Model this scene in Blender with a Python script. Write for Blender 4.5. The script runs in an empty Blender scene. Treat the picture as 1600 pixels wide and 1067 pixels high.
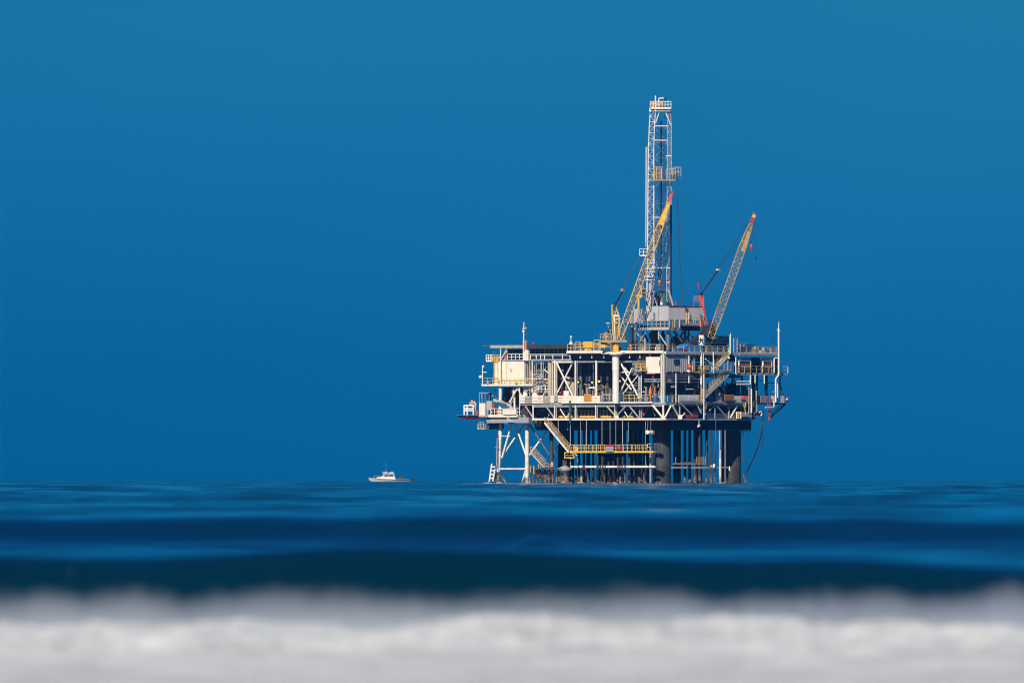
import bpy, math, random
import numpy as np
from mathutils import Vector
random.seed(7); rng = np.random.default_rng(7)
SC = bpy.context.scene
COL = SC.collection
R = math.radians
EARTH = 6371000.0
D = 2960.0            # metres from the camera to the platform
H = 2.2               # eye height above the sea
S = 1/9.0             # metres for one photograph pixel at the platform
C0 = 1040.0           # the platform corner nearest to the shore
ELX, ELY, ERX, ERY = -0.848, 0.530, 0.530, 0.848   # the two horizontal directions of the platform

def Zp(py): return (754.5-py)*S
def Xp(px): return (px-800)*S
def PL(px, py, b=0.0):       # on the plane b metres behind the face that looks at the sun
    return Vector((Xp(px), 1.179*b + 0.625*(C0-px)*S, Zp(py)))
def PR(px, py, a=0.0):       # on the plane a metres behind the other face
    return Vector((Xp(px), 1.6*(px-C0)*S + 1.887*a, Zp(py)))
def PV(px, py, o=0.0):       # on whichever face is there
    return PL(px, py, o) if px < C0 else PR(px, py, o)
def PD(px, py, y): return Vector((Xp(px), y, Zp(py)))

# ------------------------------------------------------------------ materials
MATS = {}
def pm(name, col, rough=.5, var=.18, rust=0.0, metal=0.0, scale=.9):
    m = bpy.data.materials.new(name); m.use_nodes = True
    nt = m.node_tree; N = nt.nodes; L = nt.links
    b = N['Principled BSDF']
    b.inputs['Roughness'].default_value = rough; b.inputs['Metallic'].default_value = metal
    tc = N.new('ShaderNodeNewGeometry')
    n = N.new('ShaderNodeTexNoise'); n.inputs['Scale'].default_value = scale; n.inputs['Detail'].default_value = 5
    L.new(tc.outputs['Position'], n.inputs['Vector'])
    r = N.new('ShaderNodeValToRGB')
    r.color_ramp.elements[0].position = .3; r.color_ramp.elements[1].position = .68
    d = [max(0, c*(1-var)) for c in col]; u = [min(1, c*(1+var*.4)) for c in col]
    r.color_ramp.elements[0].color = (*d, 1); r.color_ramp.elements[1].color = (*u, 1)
    L.new(n.outputs['Fac'], r.inputs['Fac'])
    out = r.outputs['Color']
    if rust > 0:
        mp = N.new('ShaderNodeMapping'); mp.inputs['Scale'].default_value = (2.6, 2.6, .35)
        L.new(tc.outputs['Position'], mp.inputs['Vector'])
        n2 = N.new('ShaderNodeTexNoise'); n2.inputs['Scale'].default_value = 1.0; n2.inputs['Detail'].default_value = 6
        L.new(mp.outputs['Vector'], n2.inputs['Vector'])
        r2 = N.new('ShaderNodeValToRGB'); r2.color_ramp.elements[0].position = .55; r2.color_ramp.elements[1].position = .72
        r2.color_ramp.elements[1].color = (rust, rust, rust, 1)
        L.new(n2.outputs['Fac'], r2.inputs['Fac'])
        mx = N.new('ShaderNodeMix'); mx.data_type = 'RGBA'
        L.new(r2.outputs['Color'], mx.inputs['Factor']); L.new(out, mx.inputs['A'])
        mx.inputs['B'].default_value = (.20, .075, .03, 1)
        out = mx.outputs['Result']
    L.new(out, b.inputs['Base Color'])
    MATS[name] = m
    return m
pm('cream', (.84, .78, .66), .45, .10, .22)
pm('wall', (.86, .80, .67), .45, .09, .10)
pm('white', (.85, .83, .78), .4, .08, .12)
pm('tan', (.50, .44, .34), .55, .2, .5)
pm('mauve', (.40, .33, .37), .55, .25, .5)
pm('grey', (.34, .37, .41), .5, .18, .3)
pm('panel', (.43, .45, .48), .45, .08, .08)
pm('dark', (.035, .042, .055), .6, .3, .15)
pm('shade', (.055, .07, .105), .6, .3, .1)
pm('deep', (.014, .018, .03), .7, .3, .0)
pm('steel', (.15, .18, .21), .5, .25, .4)
pm('yellow', (.74, .46, .06), .45, .2, .3)
pm('ochre', (.50, .36, .13), .5, .25, .5)
pm('amber', (.75, .33, .01), .5, .08, .0)
pm('red', (.42, .04, .05), .45, .2, .2)
pm('pink', (.58, .07, .08), .45, .2, .1)
pm('orange', (.72, .20, .06), .5, .2, .1)
pm('salmon', (.68, .28, .18), .5, .2, .1)
pm('tarp', (.015, .24, .62), .6, .25, .0)
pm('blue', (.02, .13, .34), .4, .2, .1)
pm('teal', (.035, .12, .16), .5, .2, .15)
pm('brown', (.20, .14, .13), .6, .25, .3)
pm('black', (.010, .011, .015), .5, .2, .0)
pm('rope', (.03, .045, .07), .7, .1, .0)
pm('glass', (.012, .05, .09), .08, .1, .0)
pm('hull', (.62, .57, .57), .3, .04, .0)
pm('navy', (.015, .02, .05), .4, .2, .0)

def pile_mat(name, col, up=0.0, g0=(.03, .035, .025, 1), g1=(.36, .25, .16, 1)):
    m = pm(name, col, .65, .3, .04)
    nt = m.node_tree; N = nt.nodes; L = nt.links; b = N['Principled BSDF']
    src = b.inputs['Base Color'].links[0].from_socket
    g = N.new('ShaderNodeNewGeometry'); s = N.new('ShaderNodeSeparateXYZ'); L.new(g.outputs['Position'], s.inputs[0])
    n = N.new('ShaderNodeTexNoise'); n.inputs['Scale'].default_value = 1.6; n.inputs['Detail'].default_value = 4
    L.new(g.outputs['Position'], n.inputs['Vector'])
    a = N.new('ShaderNodeMath'); a.operation = 'MULTIPLY_ADD'; a.inputs[1].default_value = -3.4; L.new(n.outputs['Fac'], a.inputs[0]); L.new(s.outputs['Z'], a.inputs[2])
    mr = N.new('ShaderNodeMapRange'); mr.inputs['From Min'].default_value = -.9+up; mr.inputs['From Max'].default_value = -.3+up
    mr.inputs['To Min'].default_value = .85; mr.inputs['To Max'].default_value = 0
    L.new(a.outputs[0], mr.inputs['Value'])
    c2 = N.new('ShaderNodeValToRGB'); n2 = N.new('ShaderNodeTexNoise'); n2.inputs['Scale'].default_value = 5
    L.new(g.outputs['Position'], n2.inputs['Vector']); L.new(n2.outputs['Fac'], c2.inputs['Fac'])
    e = c2.color_ramp.elements; e[0].position = .38; e[0].color = g0; e[1].position = .6; e[1].color = g1
    mx = N.new('ShaderNodeMix'); mx.data_type = 'RGBA'
    L.new(mr.outputs[0], mx.inputs['Factor']); L.new(src, mx.inputs['A']); L.new(c2.outputs['Color'], mx.inputs['B'])
    L.new(mx.outputs['Result'], b.inputs['Base Color'])
    return m
pile_mat('pile', (.035, .042, .058)); pile_mat('caisson', (.055, .06, .068), 1.7, (.012, .016, .016, 1), (.06, .05, .035, 1)); pile_mat('legpaint', (.84, .79, .69))

def emit(name, col, st):
    m = bpy.data.materials.new(name); m.use_nodes = True
    b = m.node_tree.nodes['Principled BSDF']; b.inputs['Base Color'].default_value = (*col, 1)
    b.inputs['Emission Color'].default_value = (*col, 1); b.inputs['Emission Strength'].default_value = st
    MATS[name] = m
emit('lamp_amber', (1, .45, .08), 1.6); emit('lamp_warm', (1, .8, .3), 1.4); emit('lamp_green', (.75, 1, .2), 1.6)

# ------------------------------------------------------------------ mesh builder
WL = {}
class MB:
    def __init__(s): s.v = []; s.f = []; s.sm = []
    def quad8(s, p, smooth=False):
        i = len(s.v); s.v += [Vector(q) for q in p]
        for a in ((3,2,1,0), (4,5,6,7), (0,1,5,4), (1,2,6,5), (2,3,7,6), (3,0,4,7)):
            s.f.append(tuple(i+k for k in a)); s.sm.append(False)
        return s
    def cbox(s, pl, c, pr, y0, y1, o=0.0, d0=None, taper=0):
        """box turned like the platform: near corner at pixel column c, reaching to columns pl and pr"""
        if d0 is None: d0 = PV(c, 0, o).y
        x = Xp(c); la = max(.02, (c-pl)*S/.848); lb = max(.02, (pr-c)*S/.53)
        zt, zb = Zp(min(y0, y1)), Zp(max(y0, y1))
        def q(a, b, z): return Vector((x+ELX*a+ERX*b, d0+ELY*a+ERY*b, z))
        return s.quad8([q(0,0,zb), q(0,lb,zb), q(la,lb,zb), q(la,0,zb), q(0,0,zt), q(0,lb,zt), q(la,lb,zt), q(la,0,zt)])
    def vbox(s, x0, x1, y0, y1, d, t):
        """box square to the shore: pixel columns x0..x1, rows y0..y1, at depth d, t metres thick"""
        a, b, zt, zb = Xp(x0), Xp(x1), Zp(min(y0, y1)), Zp(max(y0, y1))
        return s.quad8([(a,d,zb), (b,d,zb), (b,d+t,zb), (a,d+t,zb), (a,d,zt), (b,d,zt), (b,d+t,zt), (a,d+t,zt)])
    def frame(s, p, q):
        ax = (q-p).normalized()
        u = ax.cross(Vector((0,0,1)))
        if u.length < 1e-3: u = Vector((1,0,0))
        u.normalize(); return u, u.cross(ax).normalized()
    def bar(s, p, q, w=.12, h=None):
        p, q = Vector(p), Vector(q); h = h or w; u, v = s.frame(p, q); u = u*w/2; v = v*h/2
        return s.quad8([p-u-v, p+u-v, p+u+v, p-u+v, q-u-v, q+u-v, q+u+v, q-u+v])
    def tube(s, p, q, r=.1, seg=8, r2=None):
        p, q = Vector(p), Vector(q); r2 = r if r2 is None else r2; u, v = s.frame(p, q); i = len(s.v)
        for (c, rr) in ((p, r), (q, r2)):
            for k in range(seg):
                t = 2*math.pi*k/seg; s.v.append(c+u*math.cos(t)*rr+v*math.sin(t)*rr)
        for k in range(seg):
            a, b = i+k, i+(k+1) % seg
            s.f.append((a, b, b+seg, a+seg)); s.sm.append(seg > 7)
        if seg > 7: j = len(s.v); s.v += s.v[i:i+2*seg]; i = j      # caps keep their own points so the side shades as a true cylinder
        s.f.append(tuple(i+k for k in reversed(range(seg)))); s.sm.append(False)
        s.f.append(tuple(i+seg+k for k in range(seg))); s.sm.append(False)
        return s
    def path(s, pts, r=.08, seg=6):
        for a, b in zip(pts[:-1], pts[1:]): s.tube(a, b, r, seg)
        return s
    def lathe(s, base, prof, seg=16, axis='z'):
        i = len(s.v); base = Vector(base)
        for (r, z) in prof:
            for k in range(seg):
                t = 2*math.pi*k/seg
                s.v.append(base+(Vector((r*math.cos(t), r*math.sin(t), z)) if axis == 'z' else Vector((r*math.cos(t), z, r*math.sin(t))) if axis == 'y' else Vector((z, r*math.cos(t), r*math.sin(t)))))
        n = len(prof)
        for j in range(n-1):
            for k in range(seg):
                a, b = i+j*seg+k, i+j*seg+(k+1) % seg
                s.f.append((a, b, b+seg, a+seg)); s.sm.append(True)
        j = len(s.v); s.v += s.v[i:i+seg]+s.v[i+(n-1)*seg:i+n*seg]
        s.f.append(tuple(j+k for k in reversed(range(seg)))); s.sm.append(False)
        s.f.append(tuple(j+seg+k for k in range(seg))); s.sm.append(False)
        return s
    def ball(s, c, r, seg=10, sx=1, sz=1):
        prof = [(max(.001, r*math.sin(math.pi*k/6)), -r*sz*math.cos(math.pi*k/6)) for k in range(7)]
        return s.lathe(c, prof, seg)
    def prism(s, pts, d):
        """closed outline of 3-D points pushed by the vector d"""
        i = len(s.v); n = len(pts); d = Vector(d)
        s.v += [Vector(p) for p in pts]+[Vector(p)+d for p in pts]
        s.f.append(tuple(range(i, i+n))); s.f.append(tuple(reversed(range(i+n, i+2*n)))); s.sm += [False, False]
        for k in range(n):
            a, b = i+k, i+(k+1) % n; s.f.append((b, a, a+n, b+n)); s.sm.append(False)
        return s
    def rail(s, p, q, h=1.1, gap=1.05, r=.045, mid=True, toe=False):
        p, q = Vector(p), Vector(q); n = max(1, round((q-p).length/gap)); up = Vector((0,0,h))
        for k in range(n+1):
            c = p+(q-p)*k/n; s.bar(c, c+up, r*2.1)
        s.bar(p+up, q+up, r*2)
        if mid: s.bar(p+up*.52, q+up*.52, r*1.7)
        if toe: s.bar(p+up*.09, q+up*.09, .04, .18)
        return s
    def lattice(s, A, B, n, rc=.09, rl=.045, lace=(0, 1, 2, 3), seg=5):
        """four-chord lattice from the quad A to the quad B"""
        A = [Vector(a) for a in A]; B = [Vector(b) for b in B]; m = len(A)
        for k in range(m): s.tube(A[k], B[k], rc, seg)
        for j in range(n+1):
            P = [a+(b-a)*j/n for a, b in zip(A, B)]
            for k in range(m): s.tube(P[k], P[(k+1) % m], rl, 4)
            if j < n:
                Q = [a+(b-a)*(j+1)/n for a, b in zip(A, B)]
                for k in lace:
                    if (j+k) % 2: s.tube(P[k], Q[(k+1) % m], rl, 4)
                    else: s.tube(P[(k+1) % m], Q[k], rl, 4)
        return s
    def build(s, name, mat, parent=None, label=None, cat=None, group=None, kind=None):
        if parent is not None: o0 = WL[parent.name]
        else:
            xs = [v.x for v in s.v]; ys = [v.y for v in s.v]; zs = [v.z for v in s.v]
            o0 = Vector(((min(xs)+max(xs))/2, (min(ys)+max(ys))/2, min(zs)))
        me = bpy.data.meshes.new(name)
        me.from_pydata([tuple(v-o0) for v in s.v], [], s.f)
        me.polygons.foreach_set('use_smooth', s.sm)
        me.materials.append(MATS[mat] if isinstance(mat, str) else mat)
        me.update()
        o = bpy.data.objects.new(name, me); COL.objects.link(o)
        if parent is not None: o.parent = parent
        else: o.location = o0
        WL[o.name] = o0.copy()
        tag(o, label, cat, group, kind)
        return o
def tag(o, label=None, cat=None, group=None, kind=None):
    if label: o['label'] = label
    if cat: o['category'] = cat
    if group: o['group'] = group
    if kind: o['kind'] = kind
def thing(name, label, cat, loc, group=None):
    o = bpy.data.objects.new(name, None); COL.objects.link(o); o.location = loc; o.empty_display_size = .5
    WL[o.name] = Vector(loc); tag(o, label, cat, group); return o

# ------------------------------------------------------------------ sky, sun, camera
SUN_AZ, SUN_EL = 16, 34      # degrees left of the line of sight (behind the camera), and up
w = bpy.data.worlds.new('World'); SC.world = w; w.use_nodes = True
nt = w.node_tree; N = nt.nodes; L = nt.links
bg = N['Background']
sky = N.new('ShaderNodeTexSky'); sky.sky_type = 'NISHITA'; sky.sun_disc = False
sky.sun_elevation = R(SUN_EL); sky.sun_rotation = R(180+SUN_AZ); sky.altitude = 0; sky.air_density = 1.0; sky.dust_density = .4; sky.ozone_density = 3.0
tc = N.new('ShaderNodeTexCoord'); sp = N.new('ShaderNodeSeparateXYZ'); L.new(tc.outputs['Generated'], sp.inputs[0])
# the low marine air: a blue veil along the horizon
ramp = N.new('ShaderNodeValToRGB'); mr = N.new('ShaderNodeMapRange')
mr.inputs['From Min'].default_value = -.002; mr.inputs['From Max'].default_value = .070
az = N.new('ShaderNodeMath'); az.operation = 'MULTIPLY_ADD'; az.inputs[1].default_value = .09; L.new(sp.outputs['X'], az.inputs[0]); L.new(sp.outputs['Z'], az.inputs[2])
hzm = N.new('ShaderNodeMapping'); hzm.inputs['Scale'].default_value = (26, 26, 120); L.new(tc.outputs['Generated'], hzm.inputs['Vector'])
hzn = N.new('ShaderNodeTexNoise'); hzn.inputs['Scale'].default_value = 1; hzn.inputs['Detail'].default_value = 5; L.new(hzm.outputs['Vector'], hzn.inputs['Vector'])
hza = N.new('ShaderNodeMath'); hza.operation = 'MULTIPLY_ADD'; hza.inputs[1].default_value = .009; L.new(hzn.outputs['Fac'], hza.inputs[0]); L.new(az.outputs[0], hza.inputs[2])
hzb = N.new('ShaderNodeMath'); hzb.operation = 'SUBTRACT'; hzb.inputs[1].default_value = .0045; L.new(hza.outputs[0], hzb.inputs[0])
L.new(hzb.outputs[0], mr.inputs['Value'])
L.new(mr.outputs[0], ramp.inputs['Fac'])
e = ramp.color_ramp.elements
e[0].position = 0; e[0].color = (.0010, .112, .290, 1)
e[1].position = 1; e[1].color = (.0015, .165, .400, 1)
k = e.new(.14); k.color = (.0035, .134, .335, 1)
k = e.new(.28); k.color = (.0080, .162, .370, 1)
k = e.new(.46); k.color = (.0140, .192, .385, 1)
k = e.new(.68); k.color = (.0060, .190, .410, 1)
mul = N.new('ShaderNodeMix'); mul.data_type = 'RGBA'; mul.blend_type = 'MULTIPLY'; mul.inputs['Factor'].default_value = 1
L.new(sky.outputs['Color'], mul.inputs['A']); mul.inputs['B'].default_value = (.05*.06, .05*.50, .05*1.25, 1)
fac = N.new('ShaderNodeMapRange'); fac.inputs['From Min'].default_value = .05; fac.inputs['From Max'].default_value = .36; fac.interpolation_type = 'SMOOTHSTEP'
L.new(sp.outputs['Z'], fac.inputs['Value'])
mix = N.new('ShaderNodeMix'); mix.data_type = 'RGBA'
L.new(fac.outputs[0], mix.inputs['Factor']); L.new(ramp.outputs['Color'], mix.inputs['A']); L.new(mul.outputs['Result'], mix.inputs['B'])
L.new(mix.outputs['Result'], bg.inputs['Color']); bg.inputs['Strength'].default_value = 1.0

sl = bpy.data.lights.new('sun', 'SUN'); sl.energy = 5.0; sl.angle = R(.53); sl.color = (1, .88, .70)
so = bpy.data.objects.new('sun', sl); COL.objects.link(so)
sd = Vector((-math.sin(R(SUN_AZ))*math.cos(R(SUN_EL)), -math.cos(R(SUN_AZ))*math.cos(R(SUN_EL)), math.sin(R(SUN_EL))))
so.rotation_euler = sd.to_track_quat('Z', 'Y').to_euler(); so.location = sd*300

cam = bpy.data.cameras.new('camera'); co = bpy.data.objects.new('camera', cam); COL.objects.link(co); SC.camera = co
cam.lens = D/S/1600*36; cam.sensor_width = 36; cam.clip_start = 1; cam.clip_end = 30000
camz = H-D*D/(2*EARTH)
co.location = (0, -D, camz)
FPX = D/S
pitch = ((754.5-camz*9)-533.5)/FPX
co.rotation_euler = (math.pi/2+math.atan(pitch), 0, 0)
cam.dof.use_dof = True; cam.dof.focus_distance = D+12; cam.dof.aperture_fstop = 3.6

# ------------------------------------------------------------------ sea
def hash2(ix, iy, s):
    h = (ix*374761393+iy*668265263+s*974634777) & 0xffffffff
    h = ((h ^ (h >> 13))*1274126177) & 0xffffffff
    return ((h ^ (h >> 16)) & 0xffff)/65535.0
def vnoise(x, y, s=0):
    ix = np.floor(x).astype(np.int64); iy = np.floor(y).astype(np.int64); fx = x-ix; fy = y-iy
    fx = fx*fx*(3-2*fx); fy = fy*fy*(3-2*fy)
    a = hash2(ix, iy, s); b = hash2(ix+1, iy, s); c = hash2(ix, iy+1, s); d = hash2(ix+1, iy+1, s)
    return (a+(b-a)*fx)*(1-fy)+(c+(d-c)*fx)*fy
def fbm(x, y, s=0, o=4):
    t = 0; a = .5
    for k in range(o): t = t+a*(vnoise(x, y, s+k)-.5); x = x*2.03; y = y*2.03; a *= .5
    return t*2
def bump1(d, d0, wf, wb, h):
    t = d-d0
    return h*np.exp(-np.where(t < 0, (t/wf)**2, (np.abs(t)/wb)**1.6))
def sea_h(x, d):
    """height of the water over the still level, d metres from the shore camera"""
    far = np.clip((d-500)/300, 0, 1)
    z = .16*np.sin(d/9.5+x*.02+3*fbm(x*.01, d*.01, 3)) * far
    z = z+far*.50*fbm(x*.03, d*.045, 11, 4)+far*.22*fbm(x*.10, d*.06, 15, 3)
    z = z+.15*fbm(x*.10, d*.16, 21, 4)+.05*fbm(x*.5, d*.35, 25, 3)
    z = z*(1-.8*np.clip((d-1400)/1500, 0, 1))
    c1 = 452+5*fbm(x*.035, 0*d, 31, 2)
    z = z+bump1(d, c1, 3.3, 46, .92+.22*fbm(x*.11, 0*d, 33, 3))
    z = z+bump1(d, c1+190+5*fbm(x*.03, 0*d, 35, 2), 10, 40, .62+.12*fbm(x*.03, 0*d, 36, 3))
    z = z+.42*(1+.5*fbm(x*1.5, d*.8, 81, 2))*np.exp(-((x-(.7))/.8)**2-((d-446)/1.3)**2)     # a steep hump on the swell
    c2 = 243+1.6*fbm(x*.12, 0*d, 41, 2)
    z = z+bump1(d, c2, 1.7, 22, .96+.10*fbm(x*.09, 0*d, 43, 2)-.030*np.clip(x, 0, 8)+.08*fbm(x*.35, 0*d, 45, 2))
    z = z-.25*np.exp(-((d-226)/8)**2)
    return z
dl = np.concatenate([np.linspace(15, 150, 60), np.arange(150.4, 300, .3), np.arange(300, 720, .7)])
g = [720.0]
while g[-1] < 8200: g.append(g[-1]+max(.9, (g[-1]-620)*.0075))
dl = np.concatenate([dl, np.array(g[1:])])
xl = np.concatenate([np.arange(-44, 44.01, .5)])
gx = [44.0]
while gx[-1] < 5200: gx.append(gx[-1]+max(1.2, (gx[-1]-30)*.06))
gx = np.array(gx[1:]); xl = np.concatenate([-gx[::-1], xl, gx])
X, Dm = np.meshgrid(xl, dl)
Yw = Dm-D
Zw = sea_h(X, Dm)-(X**2+Yw**2)/(2*EARTH)
def grid_mesh(name, X, Y, Z, mat, smooth=True):
    nr, nc = X.shape
    co_ = np.stack([X, Y, Z], -1).reshape(-1, 3).astype(np.float32)
    i = np.arange(nr*nc).reshape(nr, nc)
    q = np.stack([i[:-1, :-1], i[:-1, 1:], i[1:, 1:], i[1:, :-1]], -1).reshape(-1, 4).astype(np.int32)
    me = bpy.data.meshes.new(name)
    me.vertices.add(len(co_)); me.vertices.foreach_set('co', co_.ravel())
    me.loops.add(q.size); me.loops.foreach_set('vertex_index', q.ravel())
    me.polygons.add(len(q)); me.polygons.foreach_set('loop_start', np.arange(0, q.size, 4, dtype=np.int32))
    me.polygons.foreach_set('loop_total', np.full(len(q), 4, np.int32))
    me.polygons.foreach_set('use_smooth', np.full(len(q), smooth, bool))
    me.materials.append(mat); me.update(); me.validate()
    o = bpy.data.objects.new(name, me); COL.objects.link(o); return o
def water_mat():
    m = bpy.data.materials.new('sea_water'); m.use_nodes = True; N = m.node_tree.nodes; L = m.node_tree.links; b = N['Principled BSDF']
    b.inputs['Base Color'].default_value = (.0006, .023, .045, 1); b.inputs['Roughness'].default_value = .14; b.inputs['IOR'].default_value = 1.333
    g = N.new('ShaderNodeNewGeometry')
    mp = N.new('ShaderNodeMapping'); mp.inputs['Scale'].default_value = (.16, .40, .4); L.new(g.outputs['Position'], mp.inputs['Vector'])
    n1 = N.new('ShaderNodeTexNoise'); n1.inputs['Scale'].default_value = 1.0; n1.inputs['Detail'].default_value = 7; n1.inputs['Roughness'].default_value = .55
    L.new(mp.outputs['Vector'], n1.inputs['Vector'])
    mp2 = N.new('ShaderNodeMapping'); mp2.inputs['Scale'].default_value = (.13, .011, .1); L.new(g.outputs['Position'], mp2.inputs['Vector'])
    n2 = N.new('ShaderNodeTexNoise'); n2.inputs['Scale'].default_value = 1.0; n2.inputs['Detail'].default_value = 4; L.new(mp2.outputs['Vector'], n2.inputs['Vector'])
    cat = N.new('ShaderNodeMapRange'); cat.inputs['From Min'].default_value = .36; cat.inputs['From Max'].default_value = .64; cat.inputs['To Min'].default_value = .08; cat.inputs['To Max'].default_value = 1.0
    L.new(n2.outputs['Fac'], cat.inputs['Value'])      # slicks and wind-ruffled patches
    rg = N.new('ShaderNodeMapRange'); rg.inputs['To Min'].default_value = .05; rg.inputs['To Max'].default_value = .30; L.new(cat.outputs[0], rg.inputs['Value']); L.new(rg.outputs[0], b.inputs['Roughness'])
    bp = N.new('ShaderNodeBump'); L.new(cat.outputs[0], bp.inputs['Strength']); bp.inputs['Distance'].default_value = .19
    L.new(n1.outputs['Fac'], bp.inputs['Height']); L.new(bp.outputs['Normal'], b.inputs['Normal'])
    return m
sea = grid_mesh('sea', X, Yw, Zw, water_mat()); tag(sea, kind='structure')

# broken wave: foam lying on the water, and the spray it throws up
def foam_top(x): return .31+.08*fbm(x*.16, x*0, 51, 2)+.12*fbm(x*.55, x*0, 53, 3)
fx = np.arange(-30, 30.01, .055); fd = np.concatenate([np.arange(140, 183, .45), np.arange(183, 200, .09)])
FX, FD = np.meshgrid(fx, fd)
prof = np.clip((FD-176)/12, 0, 1); prof = prof*prof*(3-2*prof)
back = np.clip((FD-192)/6, 0, 1)
FZ = .03+prof*(foam_top(FX))*(1-back*back*(3-2*back))
FZ = FZ+(.25+.75*prof)*(.17*fbm(FX*.75, FD*.5, 61, 4)+.12*np.abs(fbm(FX*2.6, FD*2.6, 65, 4)))
FZ = FZ-back*.35-(FX**2+(FD-D)**2)/(2*EARTH)
def foam_mat():
    m = bpy.data.materials.new('foam'); m.use_nodes = True; N = m.node_tree.nodes; L = m.node_tree.links; b = N['Principled BSDF']
    b.inputs['Roughness'].default_value = .8
    g = N.new('ShaderNodeNewGeometry'); n = N.new('ShaderNodeTexNoise'); n.inputs['Scale'].default_value = .9; n.inputs['Detail'].default_value = 6
    L.new(g.outputs['Position'], n.inputs['Vector']); r = N.new('ShaderNodeValToRGB'); L.new(n.outputs['Fac'], r.inputs['Fac'])
    e = r.color_ramp.elements; e[0].position = .3; e[0].color = (.48, .52, .53, 1); e[1].position = .62; e[1].color = (.70, .745, .76, 1)
    L.new(r.outputs['Color'], b.inputs['Base Color'])
    bp = N.new('ShaderNodeBump'); bp.inputs['Distance'].default_value = .05; n3 = N.new('ShaderNodeTexNoise'); n3.inputs['Scale'].default_value = 9; n3.inputs['Detail'].default_value = 5
    L.new(g.outputs['Position'], n3.inputs['Vector']); L.new(n3.outputs['Fac'], bp.inputs['Height']); L.new(bp.outputs['Normal'], b.inputs['Normal'])
    return m
FM = foam_mat()
foam = grid_mesh('foam', FX, FD-D, FZ, FM)
tag(foam, 'white churned foam of the breaking wave along the shore', 'foam', None, 'stuff')
def spray():
    n = 60000
    x = rng.uniform(-30, 30, n*3)
    clump = np.clip(.5+1.3*fbm(x*.35, x*0, 71, 3)+.7*fbm(x*1.6, x*0, 75, 3), .55, 1.5)
    keep = rng.uniform(0, 1.6, n*3) < clump; x = x[keep][:n]; clump = clump[keep][:n]; n = len(x)
    d = rng.normal(191, 2.6, n)
    hgt = rng.exponential(.07, n)*(.5+.6*clump)
    z = foam_top(x)+.02+hgt-.08-(d-D)**2/(2*EARTH)
    r = rng.uniform(.0035, .0065, n)
    st = rng.uniform(1, 3.0, n)
    c = np.stack([x, d-D, z], -1)
    oc = np.array([[1,0,0], [-1,0,0], [0,1,0], [0,-1,0], [0,0,1], [0,0,-1]], float)
    V = c[:, None, :]+oc[None]*np.stack([r, r, r*st], -1)[:, None, :]
    F = np.array([[0,2,4], [2,1,4], [1,3,4], [3,0,4], [2,0,5], [1,2,5], [3,1,5], [0,3,5]])
    T = (F[None]+6*np.arange(n)[:, None, None]).reshape(-1, 3).astype(np.int32)
    me = bpy.data.meshes.new('spray_drops'); me.vertices.add(n*6); me.vertices.foreach_set('co', V.astype(np.float32).ravel())
    me.loops.add(T.size); me.loops.foreach_set('vertex_index', T.ravel())
    me.polygons.add(len(T)); me.polygons.foreach_set('loop_start', np.arange(0, T.size, 3, dtype=np.int32)); me.polygons.foreach_set('loop_total', np.full(len(T), 3, np.int32))
    me.polygons.foreach_set('use_smooth', np.full(len(T), True, bool))
    me.materials.append(FM); me.update()
    o = bpy.data.objects.new('spray_drops', me); COL.objects.link(o)
    tag(o, 'fine drops thrown up over the crest of the breaking wave', 'spray', None, 'stuff')
spray()
def mist():
    m = bpy.data.materials.new('spray_mist'); m.use_nodes = True; N = m.node_tree.nodes; L = m.node_tree.links
    N.remove(N['Principled BSDF']); v = N.new('ShaderNodeVolumePrincipled'); v.inputs['Color'].default_value = (.90, .965, 1, 1); v.inputs['Anisotropy'].default_value = .1
    g = N.new('ShaderNodeNewGeometry'); mp = N.new('ShaderNodeMapping'); mp.inputs['Scale'].default_value = (1.0, .40, .40); L.new(g.outputs['Position'], mp.inputs['Vector'])
    n = N.new('ShaderNodeTexNoise'); n.inputs['Scale'].default_value = 1.0; n.inputs['Detail'].default_value = 7; n.inputs['Roughness'].default_value = .68; L.new(mp.outputs['Vector'], n.inputs['Vector'])
    s = N.new('ShaderNodeSeparateXYZ'); L.new(g.outputs['Position'], s.inputs[0])
    h = N.new('ShaderNodeMapRange'); h.clamp = False; h.inputs['From Min'].default_value = MZ+.40; h.inputs['From Max'].default_value = MZ+1.1
    h.inputs['To Min'].default_value = .12; h.inputs['To Max'].default_value = .80; L.new(s.outputs['Z'], h.inputs['Value'])
    d = N.new('ShaderNodeMath'); d.operation = 'SUBTRACT'; L.new(n.outputs['Fac'], d.inputs[0]); L.new(h.outputs[0], d.inputs[1])
    c = N.new('ShaderNodeMapRange'); c.inputs['From Min'].default_value = 0; c.inputs['From Max'].default_value = .42; c.inputs['To Max'].default_value = MIST; L.new(d.outputs[0], c.inputs['Value'])
    L.new(c.outputs[0], v.inputs['Density']); L.new(v.outputs[0], N['Material Output'].inputs['Volume'])
    m.cycles.volume_step_rate = .07
    b = MB(); z0, z1, y0, y1 = MZ+.1, MZ+1.3, 189.5-D, 194.5-D
    b.quad8([(-17, y0, z0), (17, y0, z0), (17, y1, z0), (-17, y1, z0), (-17, y0, z1), (17, y0, z1), (17, y1, z1), (-17, y1, z1)])
    b.build('spray', m, None, 'white mist of spray hanging over the breaking wave', 'spray', None, 'stuff')
MZ = -((190-D)**2)/(2*EARTH); MIST = .25
mist()

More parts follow.
